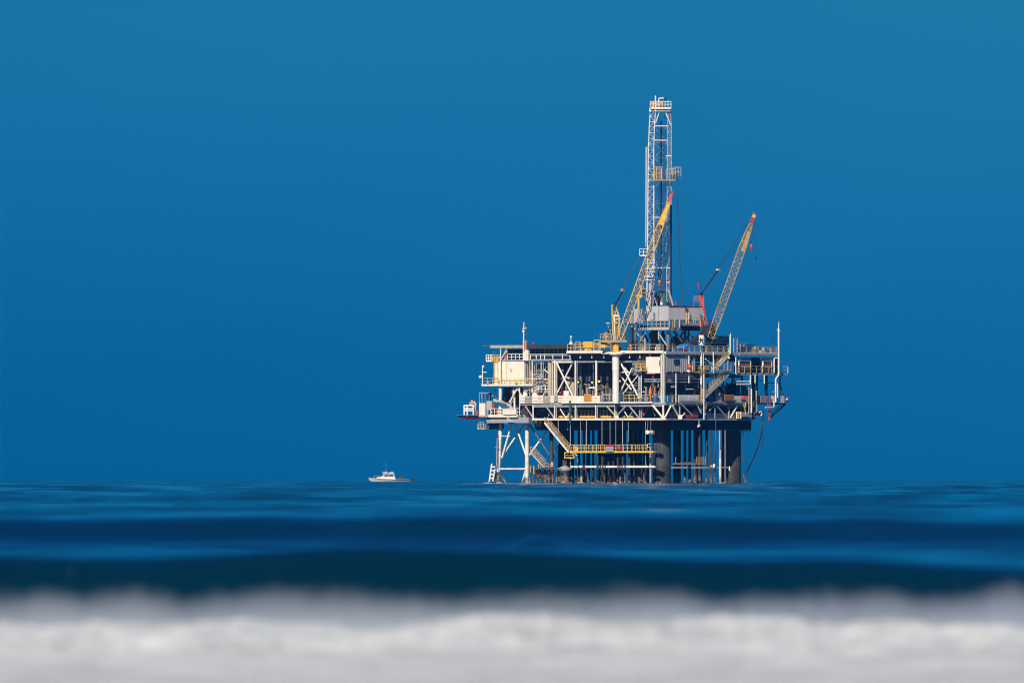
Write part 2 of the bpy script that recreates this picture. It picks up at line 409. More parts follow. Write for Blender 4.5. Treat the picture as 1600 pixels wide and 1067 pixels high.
# ================================================================== THE PLATFORM
plat = thing('oil_platform', 'white steel offshore oil platform with dark legs standing in the sea', 'oil platform', (Xp(C0), 0, 0))
def part(name, mat, mb, parent=None): return mb.build(name, mat, parent or plat)
NAMES = {'machinery': ('machine_box', 'pump', 'motor_housing', 'skid_box'), 'pipework': ('pipe',)}
def scatter(nm, mat, k, op, *a):
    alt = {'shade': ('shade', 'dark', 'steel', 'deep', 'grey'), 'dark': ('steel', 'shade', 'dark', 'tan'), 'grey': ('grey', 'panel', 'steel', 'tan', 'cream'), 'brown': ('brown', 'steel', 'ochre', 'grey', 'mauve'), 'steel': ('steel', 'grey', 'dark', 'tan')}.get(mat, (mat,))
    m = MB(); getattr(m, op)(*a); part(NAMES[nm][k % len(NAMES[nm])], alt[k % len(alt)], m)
def tubeP(name, mat, p, q, r, seg=8, parent=None): return part(name, mat, MB().tube(p, q, r, seg), parent)

# ---- decks
deck = part('weather_deck', 'cream', MB().cbox(886, 1040, 1218, 549, 552.2))
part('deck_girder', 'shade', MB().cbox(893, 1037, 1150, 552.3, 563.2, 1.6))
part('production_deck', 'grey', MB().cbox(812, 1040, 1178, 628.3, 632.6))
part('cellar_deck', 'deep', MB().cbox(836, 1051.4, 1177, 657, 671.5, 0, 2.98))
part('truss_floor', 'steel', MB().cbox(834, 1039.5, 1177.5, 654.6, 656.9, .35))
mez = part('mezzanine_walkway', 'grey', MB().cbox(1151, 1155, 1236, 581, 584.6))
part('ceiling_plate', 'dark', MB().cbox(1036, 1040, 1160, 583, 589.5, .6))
hel = part('helideck', 'steel', MB().cbox(765, 893, 960, 537.6, 540.2, .5))
part('deck_fascia', 'tan', MB().cbox(766, 820, 821, 538.6, 542.6, .3))
part('deck_fascia', 'dark', MB().cbox(820.5, 890, 891, 537.4, 543.6, .3))
nb = MB()
for t in range(10): nb.bar(PL(753+1.3*t, 538.6, 3), PL(753+1.3*t, 538.6, 9), .05)
nb.bar(PL(753, 538.4, 3), PL(767, 539.2, 2), .10); nb.bar(PL(753, 538.4, 9), PL(767, 539.2, 9), .10)
part('safety_net', 'steel', nb)
gb = MB()
for x in range(770, 890, 8): gb.bar(PL(x, 541.5, .9), PL(x, 541.5, 9), .16, .5)
part('deck_beam', 'dark', gb)
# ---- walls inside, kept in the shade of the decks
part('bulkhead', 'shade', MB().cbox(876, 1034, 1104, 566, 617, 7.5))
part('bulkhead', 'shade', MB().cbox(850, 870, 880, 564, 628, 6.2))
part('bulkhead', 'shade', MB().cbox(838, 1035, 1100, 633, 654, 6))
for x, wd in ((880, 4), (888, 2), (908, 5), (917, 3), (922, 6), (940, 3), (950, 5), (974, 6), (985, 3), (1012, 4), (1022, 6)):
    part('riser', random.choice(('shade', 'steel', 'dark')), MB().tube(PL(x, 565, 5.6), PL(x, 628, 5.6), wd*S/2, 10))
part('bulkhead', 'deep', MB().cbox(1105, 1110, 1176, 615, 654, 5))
# light-grey web plates and bays on the under-side of the top deck
for x in (907, 925, 944, 984, 1000, 1016): part('deck_bracket', 'white', MB().bar(PL(x, 553, .6), PL(x, 559, .6), .18, .10))
part('edge_beam', 'grey', MB().bar(PL(822, 552.5, .3), PL(893, 552.5, .3), .35, .22).bar(PL(822, 561.5, .3), PL(893, 561.5, .3), .3, .3))
for x in (829, 838, 845, 851, 864, 879, 891): part('edge_post', 'white', MB().bar(PL(x, 552, .25), PL(x, 562, .25), .14, .14))
part('edge_web', 'steel', MB().cbox(823, 892, 893, 553.5, 561, 1.2))

# ---- columns of the main frame
def column(px, y0, y1, wpx, mat='cream', o=.3, kind='r', dep=None):
    p, q = PV(px, y0, o), PV(px, y1, o)
    part('column', mat, MB().tube(p, q, wpx*S/2, 12) if kind == 'r' else MB().bar(p, q, wpx*S*.8, wpx*S))
column(859, 562, 628, 7, 'tan', .9, 'b'); column(863.3, 562, 628, 1.6, 'cream', .4)
column(867, 562, 628, 3.2, 'cream', .25); column(870.2, 563, 628, 2.2, 'tan', .6)
column(899.4, 563, 628, 2.8); column(902, 563, 628, 2, 'grey', .8)
column(932, 563, 628, 3.6); column(927.5, 566, 617, 1.4, 'steel', 2.5)
column(999.5, 575, 628, 4.6, 'grey', 1.0); column(1002.3, 575, 628, 1.6, 'cream', .6)
column(1033.4, 552, 630, 2.2, 'cream', .1); column(1036.3, 552, 630, 2.4, 'cream', -.1); column(1038.8, 552, 630, 1.8, 'grey', .2)  # the grey last tube paints in the corner's shaded right-facing side
column(1056.4, 583, 628, 1.6, 'white', -.2); column(1077, 555, 598, 1.8, 'white', -.3); column(1096.6, 551, 600, 3.2, 'cream', -.2); column(1100, 551, 583, 1.4, 'white', -.3)
column(1097.5, 600, 628, 4, 'tan', .3); column(1103, 592, 622, 1.5, 'white', -.4)  # tan tube: the cream column's unlit lower stretch put into colour
column(1116, 549, 582, 1.6, 'white', -.4); column(1139, 556, 582, 2.4, 'cream', .2); column(1143, 519, 553, 2.2, 'white', -.5)
column(1152, 557, 583, 1.8, 'white', -.2); column(1100.8, 583, 655, 1.8, 'white', -.6)
column(1117.6, 584, 600, 1.4, 'grey', .3); column(1175.4, 584, 598, 1.8, 'white', -.3); column(1183, 584, 597, 1.8, 'white', -.3); column(1198, 584, 598, 1.9, 'white', -.3)
column(1173, 604, 645, 1.6, 'tan', -.5); column(1177, 606, 644, 2.4, 'cream', -.5); column(1185.4, 609, 643, 2.2, 'tan', .2)
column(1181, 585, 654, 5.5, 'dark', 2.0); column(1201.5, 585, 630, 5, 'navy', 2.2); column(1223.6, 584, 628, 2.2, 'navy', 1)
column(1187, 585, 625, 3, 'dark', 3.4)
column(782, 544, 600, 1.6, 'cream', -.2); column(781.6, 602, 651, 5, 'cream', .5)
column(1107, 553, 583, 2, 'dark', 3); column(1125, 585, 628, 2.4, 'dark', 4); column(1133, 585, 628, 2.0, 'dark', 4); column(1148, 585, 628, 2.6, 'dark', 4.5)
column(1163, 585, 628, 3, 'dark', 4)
# ---- bracing of the main frame
def brace(p, q, r=.15, mat='cream'): part('brace', mat, MB().tube(p, q, r, 8))
def bL(x0, y0, x1, y1, r=.15, mat='cream', o=.3): brace(PL(x0, y0, o), PL(x1, y1, o), r, mat)
def bR(x0, y0, x1, y1, r=.15, mat='grey', o=.0): brace(PR(x0, y0, o), PR(x1, y1, o), r, mat)
bL(863, 565.2, 895, 565.2, .17); bL(903, 565, 930, 565, .15, 'grey'); bL(935, 565, 958, 565, .15, 'grey', .5); bL(967, 565, 988, 565, .15, 'grey', .4)
bL(869.7, 565.5, 895, 618, .17); bL(895.5, 565.5, 869.7, 616, .15, 'cream', .75)
bL(968.4, 563.5, 999, 622.5, .17); bL(988.5, 574, 967.5, 616, .13, 'cream', .7); bL(967.5, 584, 987, 608.5, .13, 'cream', 1.1); bL(998, 585.5, 968, 622, .12, 'cream', 1.4)
bL(967, 581.3, 987, 581.3, .14, 'white', .9); bL(968.5, 563.5, 981, 580, .12, 'white', 1.5)
bR(1103, 560, 1117, 571.5, .12, 'white', -.2); bR(1153, 562, 1146, 575, .13, 'cream', .1); bR(1123, 572, 1131, 580, .14, 'grey', .3)
bL(849, 575, 858, 583, .1, 'white', 1); bL(1007.5, 592.5, 1033, 592.5, .1, 'grey', .5); bL(1007.5, 596, 1033, 596, .1, 'grey', .5)
bR(1041, 592, 1100, 592, .1, 'grey', .5); bR(1041, 596.5, 1100, 596.5, .09, 'grey', .4)
bR(1153, 595, 1176, 595, .13, 'white', -.1); bR(1153, 599.5, 1176, 599.5, .15, 'white', -.2); bR(1176, 593.5, 1198, 593.5, .07, 'steel', .5)
bR(1203, 597, 1223, 597, .06, 'navy', 1); bR(1122, 606, 1132, 617, .13, 'orange', .8)
bR(1139, 612, 1148, 592, .12, 'deep', 3); bR(1150, 592, 1158, 612, .12, 'deep', 3)
# ---- lower truss
part('bottom_chord', 'cream', MB().bar(PL(832, 654.6, 0), PL(1040, 654.6, 0), .3, .34))
part('bottom_chord', 'grey', MB().bar(PR(1040.5, 654.8, 0), PR(1179, 654.8, 0), .3, .30))  # grey for cream: the right face's grazing light put into the colour
part('top_chord', 'grey', MB().bar(PL(832, 634.6, .25), PL(1037, 633.6, .25), .25, .28))
part('top_chord', 'steel', MB().bar(PR(1041, 633, .25), PR(1178, 633, .25), .25, .3))
for x, wd, m, o in ((833.2, 2.4, 'cream', .1), (866.8, 2.0, 'cream', .1), (869.3, 1.2, 'cream', .3), (899.2, 2, 'cream', .1), (901.6, 1.2, 'tan', .4), (931.3, 2, 'cream', .1), (934, 1.4, 'grey', .4), (961.3, 2.2, 'cream', .1), (964, 1.8, 'tan', .3), (1000, 2.6, 'grey', 1.2), (1003, 1.6, 'tan', 1.2), (1036.3, 3.2, 'cream', .1)):
    part('truss_post', m, MB().tube(PL(x, 632.5, o), PL(x, 653.4, o), wd*S/2, 8))
for x, wd, m, o in ((1062.4, 2.6, 'grey', .1), (1118.6, 1.8, 'grey', 0), (1140.8, 2.6, 'tan', .2), (1161, 2, 'steel', .3), (1051.6, 1.2, 'steel', 1)):
    part('truss_post', m, MB().tube(PR(x, 632.5, o), PR(x, 653.4, o), wd*S/2, 8))
for x0, y0, x1, y1, r, m, o in ((852, 632, 866.4, 652.6, .15, 'grey', .2), (875.5, 638, 884.4, 652.8, .11, 'cream', .5), (893.5, 638, 885.6, 652.8, .1, 'cream', .6), (948.5, 634.5, 961.5, 649, .14, 'tan', .2), (979.5, 632.5, 965.5, 648, .15, 'grey', .2),
      (982.3, 632.8, 998, 652, .16, 'grey', .2), (975, 641, 981.8, 652, .1, 'cream', .8), (989.5, 641, 982.5, 652, .09, 'tan', 1.0), (1019, 632, 1035.4, 652.5, .19, 'cream', .1), (821, 634, 833, 652, .15, 'mauve', .1), (1006, 650, 1014, 633, .1, 'steel', 2), (1018, 634, 1024, 650, .1, 'steel', 2), (996, 634, 988, 648, .1, 'steel', 2.2)):
    bL(x0, y0, x1, y1, r, m, o)
for x0, y0, x1, y1, r, m, o in ((1048.5, 633.5, 1039.5, 651.5, .17, 'cream', .0), (1051, 633.5, 1061.5, 652.5, .18, 'cream', .0), (1062, 628.5, 1082.5, 648.5, .12, 'cream', -.3), (1070.5, 645, 1064.5, 652.5, .12, 'cream', .0), (1118, 632.5, 1102, 648, .12, 'panel', .0), (1120.5, 632.8, 1138.5, 652.5, .17, 'panel', .0), (1155, 631.5, 1143.5, 652, .16, 'cream', .0), (1089.6, 631, 1096.4, 645, .11, 'white', -.1), (1083, 634, 1092, 645, .1, 'steel', .8), (1157, 634, 1166, 644, .12, 'steel', .5)):
    bR(x0, y0, x1, y1, r, m, o)
gp = MB()
for x, y in ((1036.5, 652), (964, 651.5)): gp.cbox(x-3, x+2.5, x+3.2, y-3, y+1.5, -.14)
gp.vbox(1060, 1066, 648, 655, PR(1060, 0, -.15).y, .2)
part('gusset', 'cream', gp)

# ---- fascia of the production deck
for a, b, y0, y1, m in ((812, 820, 616.8, 629.6, 'cream'), (820.3, 831, 618, 630, 'mauve'), (831.3, 849, 617, 629.4, 'cream'), (849.3, 859.6, 618, 629.2, 'tan'), (860, 866, 617.4, 628.9, 'cream'), (866.2, 872, 616, 626.5, 'mauve'), (872.2, 878, 617.4, 628.6, 'cream'), (878.3, 895, 618, 628.8, 'cream'), (895.2, 912, 618.3, 628.8, 'white'), (912.2, 938, 618, 628.7, 'cream')):
    p = part('wind_panel', m, MB().cbox(a, b, b+.5, y0, y1, -.25))
    q = MB()
    for t in (.33, .66): q.bar(PL(a+.2, y0+(y1-y0)*t, -.33), PL(b-.2, y0+(y1-y0)*t, -.33), .03, .05)
    part('stiffener', m, q, p)
for a, b, y0, y1, m in ((1061, 1075.5, 616.6, 626.5, 'white'), (1076, 1092, 616.6, 626.5, 'white'), (1110.5, 1120, 618, 628, 'teal'), (1120.4, 1130, 617, 628, 'panel'), (1149.5, 1160, 617.5, 628, 'white'), (1160.5, 1166, 618, 628, 'panel'), (1166.5, 1175, 617.5, 628, 'mauve')):
    p = part('wind_panel', m, MB().cbox(a-.5, a, b, y0, y1, -.2))
    q = MB()
    for t in (.33, .66): q.bar(PR(a+.2, y0+(y1-y0)*t, -.33), PR(b-.2, y0+(y1-y0)*t, -.33), .03, .05)
    part('stiffener', m, q, p)
part('deck_edge', 'cream', MB().bar(PL(878, 628.6, -.3), PL(1020, 628.6, -.3), .2, .24))
part('deck_edge', 'grey', MB().bar(PR(1061, 628.2, -.3), PR(1178, 628.2, -.3), .2, .24))
part('deck_edge', 'cream', MB().bar(PL(886, 549.2, -.2), PL(1037, 549.8, -.2), .2, .42))
part('deck_edge', 'panel', MB().bar(PR(1040.5, 551.6, -.2), PR(1155, 551.6, -.2), .2, .42))
part('deck_edge', 'tan', MB().bar(PR(1157, 551.8, -.25), PR(1218, 551.8, -.25), .2, .36))

# ---- railings
def rl(face, x0, x1, y, mat, o=.05, h=1.15, gap=1.3):
    F = PL if face == 'L' else PR
    return part('railing', mat, MB().rail(F(x0, y, o), F(x1, y, o), h, gap))
rl('L', 887, 938, 547.6, 'yellow'); rl('L', 938, 957, 548, 'yellow', -.1); rl('L', 972, 1036, 548.4, 'ochre'); rl('L', 905, 955, 547.4, 'yellow', 3.0, 1.3)
rl('R', 1042, 1104, 550, 'ochre', .05, 1.15, 1.9); rl('R', 1105, 1141, 550, 'ochre', .05, 1.15, 1.9); rl('R', 1159, 1217, 550, 'ochre', .05, 1.15, 2.2)
rl('L', 940, 957, 627.5, 'grey', .0); rl('L', 975, 1000, 627.5, 'yellow', -.1); rl('L', 1001, 1016, 627.5, 'ochre', -.1); rl('R', 1043, 1060, 627.5, 'ochre', -.1, 1.1, 1.8)
rl('R', 1093, 1103, 627, 'yellow', -.2); rl('R', 1156, 1225, 581, 'ochre', -.15, 1.15, 2.0); rl('R', 1226, 1236, 581, 'white', -.15, 1.15, 2.2)
rl('R', 1083, 1113, 580, 'yellow', -.4, 1.05, 1.8); rl('L', 793, 818, 562, 'cream', .2, 1.1, .9); rl('L', 753, 778, 600, 'ochre', -.1); rl('L', 779, 830, 600, 'yellow', -.2, 1.05, 1.2)
rl('L', 766, 812, 648, 'cream', -.05, 1.15, .9); rl('L', 994, 1008, 578, 'yellow', -.5, 1.1, .8); rl('L', 830, 893, 551.8, 'yellow', 2.2, 1.0, .9)
rl('R', 1195, 1231, 628, 'steel', -.1, 1.1, 2.2); rl('L', 819, 858, 613, 'white', 1.0, 1.2, .7)
part('walkway', 'yellow', MB().cbox(1083, 1083.6, 1113, 579.4, 582.2, -.5))
part('walkway', 'cream', MB().cbox(752, 832, 842, 599.2, 602.2, -.3))
part('walkway', 'ochre', MB().cbox(993, 1008, 1012, 578, 579.6, -.6))
part('walkway', 'cream', MB().cbox(763, 808, 840, 647.2, 651.2, -.1))
part('landing_girder', 'grey', MB().cbox(760, 826, 850, 651.4, 660.2, .4))
part('gusset', 'panel', MB().prism([PL(792, 651.5, -.3), PL(806, 659.5, -.3), PL(792, 658.5, -.3)], (.15, .25, 0)))
# yellow rails seen inside the lower truss
for a, b in ((872, 898), (903, 931), (938, 960)):
    rl('L', a, b, 651, 'yellow', 2.2, 1.1, .75)
for a, b in ((872, 898), (903, 931), (938, 960), (971, 992)):
    part('toe_board', 'yellow', MB().bar(PL(a, 650.6, 2.1), PL(b, 650.6, 2.1), .1, .34))

# ---- stairs
def stair(p, q, mat='cream', rmat='ochre', wdir=None, width=.9):
    p, q = Vector(p), Vector(q); wv = Vector(wdir or (ERX, ERY, 0))*width; m = MB(); n = max(4, int((q-p).length/.32))
    for o in (Vector((0,0,0)), wv): m.bar(p+o, q+o, .1, .28)
    for k in range(1, n):
        c = p+(q-p)*k/n; m.bar(c+wv*.05, c+wv*.95, .24, .05)
    st = part('stair', mat, m); r = MB()
    for o in (Vector((0,0,0)), wv):
        for hh in (.55, 1.0): r.bar(p+o+Vector((0,0,hh)), q+o+Vector((0,0,hh)), .08)
        for k in range(0, n+1, 4):
            c = p+(q-p)*k/n+o; r.bar(c, c+Vector((0,0,1.0)), .08)
    part('handrail', rmat, r, st)
stair(PL(851, 660, -.9), PL(868, 681, -.9), 'white'); stair(PL(868.5, 681.5, -.9), PL(889, 706.5, -.9), 'white')
WR = (-.848*.8, .53*.8, 0)
stair(PR(1141, 554, -.9), PR(1121, 576, -.9), 'cream', 'ochre', (ELX, ELY, 0)); stair(PR(1143.5, 582, -.9), PR(1104, 620.5, -.9), 'panel', 'ochre', (ELX, ELY, 0))
part('landing', 'tan', MB().cbox(1115, 1117, 1145, 577, 579.2, -1.2)); rl('R', 1117, 1124, 577, 'ochre', -1.2, 1.1, 1.0); rl('R', 1133, 1144, 578, 'ochre', -1.2, 1.1, 1.2)
stair(PL(829, 706, 1.5), PL(850, 729.5, 1.5), 'panel', 'ochre')

# ---- jacket: caissons, legs, well conductors
def caisson(a, b, r, nm='caisson', y0=671.6, mat='caisson'):
    c = Vector((Xp(C0)+ELX*a+ERX*b, ELY*a+ERY*b, 0))
    part(nm, mat, MB().tube(c+Vector((0,0,-2)), c+Vector((0,0,Zp(y0))), r, 36))
caisson(5.1, 7.0, 1.60); caisson(4.0, 28.6, 1.68); caisson(26.6, 5.2, .36); caisson(26, 25, 1.5)
def leg(px, y0, px1, y1, r, b): part('leg', 'legpaint', MB().tube(PL(px, y0, b), PL(px1, y1, b), r, 16))
leg(782, 660.3, 778.6, 737, .31, 2.6); leg(823.6, 660.3, 823.4, 757, .35, 2.6)
def jb(x0, y0, x1, y1, r, m='legpaint', b=2.6, b1=None): brace(PL(x0, y0, b), PL(x1, y1, b1 if b1 is not None else b), r, m)
jb(799.5, 660.5, 784.2, 715, .17); jb(804.6, 660.5, 822, 711, .17); jb(820, 660.5, 785, 712, .16, 'legpaint', 4.4, 2.9); jb(856, 671, 827, 711, .16, 'legpaint', 5.5, 3); jb(826, 660.5, 863, 717, .16, 'steel', 3, 5.4); jb(876, 680, 864, 717, .13, 'steel', 6)
jb(780, 732.4, 822, 732.4, .17); jb(824, 732.4, 868, 732.4, .09, 'steel')
jb(779, 736, 766, 757, .2, 'pile'); jb(779, 736, 792, 757, .22, 'pile'); jb(779, 737, 778, 757, .34, 'pile'); jb(821.6, 735, 815, 757, .2, 'legpaint'); jb(826, 742, 829, 757, .15, 'pile'); jb(782, 680.5, 797, 681, .08, 'cream')
fb = MB(); fb.bar(PL(764.6, 752, 1.6), PL(768.4, 724, 1.6), .22); fb.bar(PL(770, 752, 1.6), PL(773.4, 732, 1.6), .22)
for k in range(4): fb.bar(PL(765.5+k*.9, 747-6*k, 1.6), PL(771+k*.9, 747-6*k, 1.6), .2)
part('boat_fender', 'white', fb)
GL = [(874.5,14), (877,13), (880.5,17), (884,13), (887,15), (890,18), (893.5,14), (896,16), (905.5,14), (913.4,16), (919,13), (921,15), (928,14), (936.5,15), (939,18), (941.5,14), (945,13), (947.5,17), (953,14), (956.5,16), (960,13), (963.5,18), (967,15), (970.5,14), (974,16), (977.5,13), (985,14), (988.5,16), (992.5,13), (996,18), (1000,14), (1003.5,16), (1007.5,13), (1011,15), (1014,17),
      (1055,13), (1058.5,15), (1063,16), (1071.5,14), (1079,15), (1087,14), (1090.5,16), (1094,13), (1097,15), (1105.6,16), (1112.3,14)]
for x, b in GL:
    r = random.choice((.22, .24, .26, .21))
    part('well_conductor', 'pile', MB().tube(PL(x, 671.6, b), PL(x, 762, b), r, 12))
for x, b, y0 in ((900.5, 6, 733), (916.4, 7, 732), (926.8, 7.2, 735), (934.5, 6.6, 712), (942, 7, 713), (951.8, 6.8, 721), (958.8, 7, 720), (966, 6.4, 714), (973.8, 7, 713), (984, 6.7, 714), (991.3, 6.9, 720), (1003.2, 6.4, 731), (1010, 6.8, 722)):
    part('stub_pile', 'pile', MB().tube(PL(x, y0, b), PL(x, 762, b), .21, 10))
part('gathering_pipe', 'cream', MB().tube(PL(892.6, 729.2, 2.3), PL(1024, 729.2, 2.3), .22, 12))
cl = MB()
for x in (911.5, 913.5, 933.5, 936, 939, 942.5, 946, 966, 969, 972.5, 977): cl.tube(PL(x, 726, 2.0), PL(x, 733.5, 2.0), .12, 6)
part('pipe_clamp', 'pile', cl)
part('riser', 'tan', MB().tube(PL(909, 731, 4.0), PL(909, 760, 4.0), .2, 10))
part('riser', 'cream', MB().path([PL(899, 709, 3), PL(902.5, 712, 3), PL(903.5, 725, 3.4)], .09, 8))
# low pump caisson with its cap
part('pump_caisson', 'pile', MB().tube(PL(883, 736, 4), PL(883, 760, 4), .8, 20))
part('caisson_cap', 'grey', MB().lathe(PL(883, 736, 4), [(.95, 0), (1.45, .45), (.5, .85), (.25, 1.0)], 18))
sb = MB()
for x in (880.5, 883, 885): sb.tube(PL(x, 728, 4), PL(x, 718.5, 4), .07, 6)
part('standpipe', 'steel', sb)
# boat landing clutter around the foot of the second leg
lb = MB()
lb.bar(PL(829, 733, 2), PL(878, 733, 2), .14); lb.bar(PL(832, 741, 2), PL(850, 741, 2), .12)
for x in (832, 838, 845, 852, 858, 864, 870): lb.tube(PL(x, 732, random.uniform(1.6, 4)), PL(x+random.uniform(-1.5, 1.5), 760, 3), random.uniform(.1, .22), 8)
for x in (840, 848, 855, 861): lb.cbox(x-2.5, x+2, x+4, 734+random.uniform(-5, 4), 748, 3)
part('boat_landing', 'pile', lb)
part('bollard', 'ochre', MB().tube(PL(829, 726.5, 1.6), PL(829, 738, 1.6), .12, 8)); part('bollard', 'ochre', MB().tube(PL(834.2, 727, 1.6), PL(834.2, 741, 1.6), .14, 8)); part('bollard', 'ochre', MB().tube(PL(842, 724, 1.8), PL(842, 731, 1.8), .13, 8))
part('hose_drum', 'salmon', MB().lathe(PL(863, 729.5, 2.4), [(.28, 0), (.32, .35), (.26, .7), (.08, .95)], 10)); rl('L', 845, 858, 732, 'ochre', 2, .9, .7)
# yellow access walkway hanging under the deck
wk = part('access_walkway', 'yellow', MB().cbox(885, 1021, 1026, 704.2, 707.2, -.4))
part('railing', 'yellow', MB().rail(PL(890, 704.2, -.35), PL(1011, 704.2, -.35), 1.05, .8), wk)
part('railing', 'ochre', MB().rail(PL(890, 704.2, .9), PL(1011, 704.2, .9), 1.05, 1.0), wk)
part('landing_frame', 'yellow', MB().bar(PL(882.6, 706, -.6), PL(882.6, 715.5, -.6), .16).bar(PL(882.6, 715, -.6), PL(897.5, 715, -.6), .16, .24).bar(PL(882.6, 707, -.6), PL(900, 707, -.6), .16).bar(PL(895, 707, -.6), PL(898, 715, -.6), .14).bar(PL(884, 711, -.2), PL(897, 711, -.2), .1), wk)
part('locker', 'yellow', MB().cbox(898, 902, 904, 697, 704, -.3), wk); part('standpipe', 'white', MB().tube(PL(903, 699, -.45), PL(903, 704, -.45), .06, 6), wk)
for x, y1, o, r, m in ((872.6, 694, -.2, .055, 'panel'), (887.5, 672, 2, .05, 'grey'), (891.6, 727, .2, .07, 'grey'), (907.5, 694, .3, .05, 'grey'), (916.8, 704, 0, .06, 'panel'), (941, 704, .1, .05, 'panel'), (953.6, 695, .3, .05, 'grey'), (962.5, 704, .2, .05, 'grey'), (973, 704, .1, .07, 'panel'), (982, 690, .4, .05, 'grey'), (1008.7, 728, .3, .05, 'grey'), (1118, 690, 1, .04, 'steel')):
    part('hanger', m, MB().tube(PL(x, 656.5, o), PL(x, y1, o), r, 6))
part('railing', 'white', MB().bar(PL(1012, 693.2, 3), PL(1028, 693.2, 3), .06).bar(PL(1012, 698, 3), PL(1028, 698, 3), .06).bar(PL(1028, 693.2, 3), PL(1028, 699, 3), .06).bar(PL(1012, 693.2, 3), PL(1012, 699, 3), .06))
part('riser', 'grey', MB().tube(PL(1016.6, 697, 2.4), PL(1016.6, 757, 2.4), .16, 8))
# the small work platform between the caissons
sp_ = part('work_platform', 'tan', MB().cbox(1052, 1053, 1104, 723.2, 725.6, -.6)); rl('R', 1089.5, 1103, 723, 'ochre', -.6, 1.05, .75); part('grating_bundle', 'brown', MB().cbox(1064, 1066, 1082, 721.3, 723, -.4))
part('girt', 'steel', MB().bar(PL(1050, 730.2, 8), PL(1108, 730.2, 8), .3, .35)); part('post', 'tan', MB().tube(PL(1056, 714, 3), PL(1056, 723, 3), .07, 6))
part('riser', 'tan', MB().tube(PL(1125, 672, 9), PL(1125, 724, 9), .12, 8)); part('riser', 'legpaint', MB().tube(PL(1125, 716, 3.5), PL(1125, 760, 3.5), .19, 10).tube(PL(1125, 716, 3.5), PL(1125.6, 703, 3.5), .07, 6))
part('riser', 'pile', MB().tube(PL(1117.4, 707, 8), PL(1117.4, 760, 8), .11, 8).tube(PL(1117.4, 700, 8), PL(1117.4, 707, 8), .06, 6)); part('riser', 'steel', MB().tube(PL(1133.6, 672, 9), PL(1133.6, 760, 9), .16, 8))
part('girt', 'steel', MB().bar(PL(1108, 730, 9), PL(1141, 730, 9), .25, .25)); part('girt', 'pile', MB().bar(PL(1106, 742.5, 9), PL(1128, 742.5, 9), .1, .1))
part('valve', 'salmon', MB().ball(PL(1112, 728.5, 7), .25)); part('valve', 'cream', MB().lathe(PL(1116, 730, 7), [(.15, -.1), (.26, .1), (.2, .5), (.1, .6)], 8)); part('valve', 'white', MB().lathe(PL(1140, 734, 6.5), [(.07, -.2), (.16, 0), (.12, .5), (.05, .65)], 8))
ld = MB(); ld.bar(PR(1162.3, 672, 1), PR(1162.3, 722, 1), .07); ld.bar(PR(1165, 672, 1), PR(1165, 722, 1), .07)
for y in range(678, 722, 5): ld.bar(PR(1162.3, y, 1), PR(1165, y, 1), .06)
part('ladder', 'rope', ld); part('girt', 'steel', MB().bar(PR(1156, 673.2, 1), PR(1177, 673.2, 1), .1))
part('foot_frame', 'pile', MB().bar(PL(1161, 740.5, 3), PL(1168, 740.5, 3), .2).bar(PL(1161, 741, 3), PL(1165, 756, 3), .15).bar(PL(1167.5, 740, 3), PL(1166, 757, 3), .12))
hp = [PR(1196, 640, -1)]+[PR(1195-28*(t**1.7), 658+82*t, -1-2*t) for t in [k/14 for k in range(15)]]
part('hose', 'black', MB().path(hp, .12, 6)); part('hanging_line', 'rope', MB().tube(PR(1194, 660, -1), PR(1195.6, 706, -1), .035, 4).tube(PR(1193.2, 670, -1), PR(1193.6, 699, -1), .035, 4).tube(PR(1172, 673, 1), PR(1172, 735, 1), .025, 4))

# ---- lower right bay
part('side_deck', 'dark', MB().cbox(1182, 1188, 1232, 628, 630.5)); part('bracket', 'navy', MB().bar(PR(1232, 630, .1), PR(1208, 651, .1), .22).bar(PR(1226, 630, .4), PR(1207, 648, .4), .1).bar(PR(1208, 630, .3), PR(1207, 655, .3), .12))
for a, b, m in ((1192, 1202, 'mauve'), (1209.5, 1216, 'cream'), (1222.5, 1230.5, 'white')): part('wind_panel', m, MB().cbox(a-.5, a, b, 617, 628.2, -.3))
part('wind_panel', 'navy', MB().cbox(1185.5, 1186, 1192, 617, 628.5, -.1)); part('riser', 'red', MB().tube(PR(1203.5, 617, -.4), PR(1203.5, 640, -.4), .09, 8)); part('riser', 'red', MB().tube(PR(1207, 617, -.5), PR(1207, 655, -.5), .10, 8)); part('riser', 'pink', MB().tube(PR(1205, 640, -.2), PR(1205, 656, -.2), .06, 6))
part('drain_pipe', 'white', MB().path([PR(1213.4, 625, -.8), PR(1213.4, 634, -.8), PR(1211, 635.6, -.8), PR(1199.5, 635.6, -.8)], .1, 8)); part('elbow_pipe', 'white', MB().path([PR(1190, 643, .3), PR(1193, 642, .3), PR(1194, 646, .3), PR(1192.5, 649, .3)], .13, 8)); part('vessel', 'steel', MB().tube(PR(1184, 645, 1), PR(1191, 645, 1), .35, 12))
part('hose', 'rope', MB().path([PR(1225, 600, .5), PR(1227, 612, 0), PR(1231, 618, -.2), PR(1235, 624, -.3), PR(1235, 632, -.3)], .09, 6)); part('whip_aerial', 'rope', MB().tube(PR(1240, 606, -.4), PR(1240, 615, -.4), .03, 4).tube(PR(1238, 606, -.4), PR(1240, 606, -.4), .03, 4).tube(PR(1231, 616, -.3), PR(1240, 616, -.4), .03, 4)); part('valve', 'panel', MB().ball(PR(1234.6, 622.5, -.4), .28))

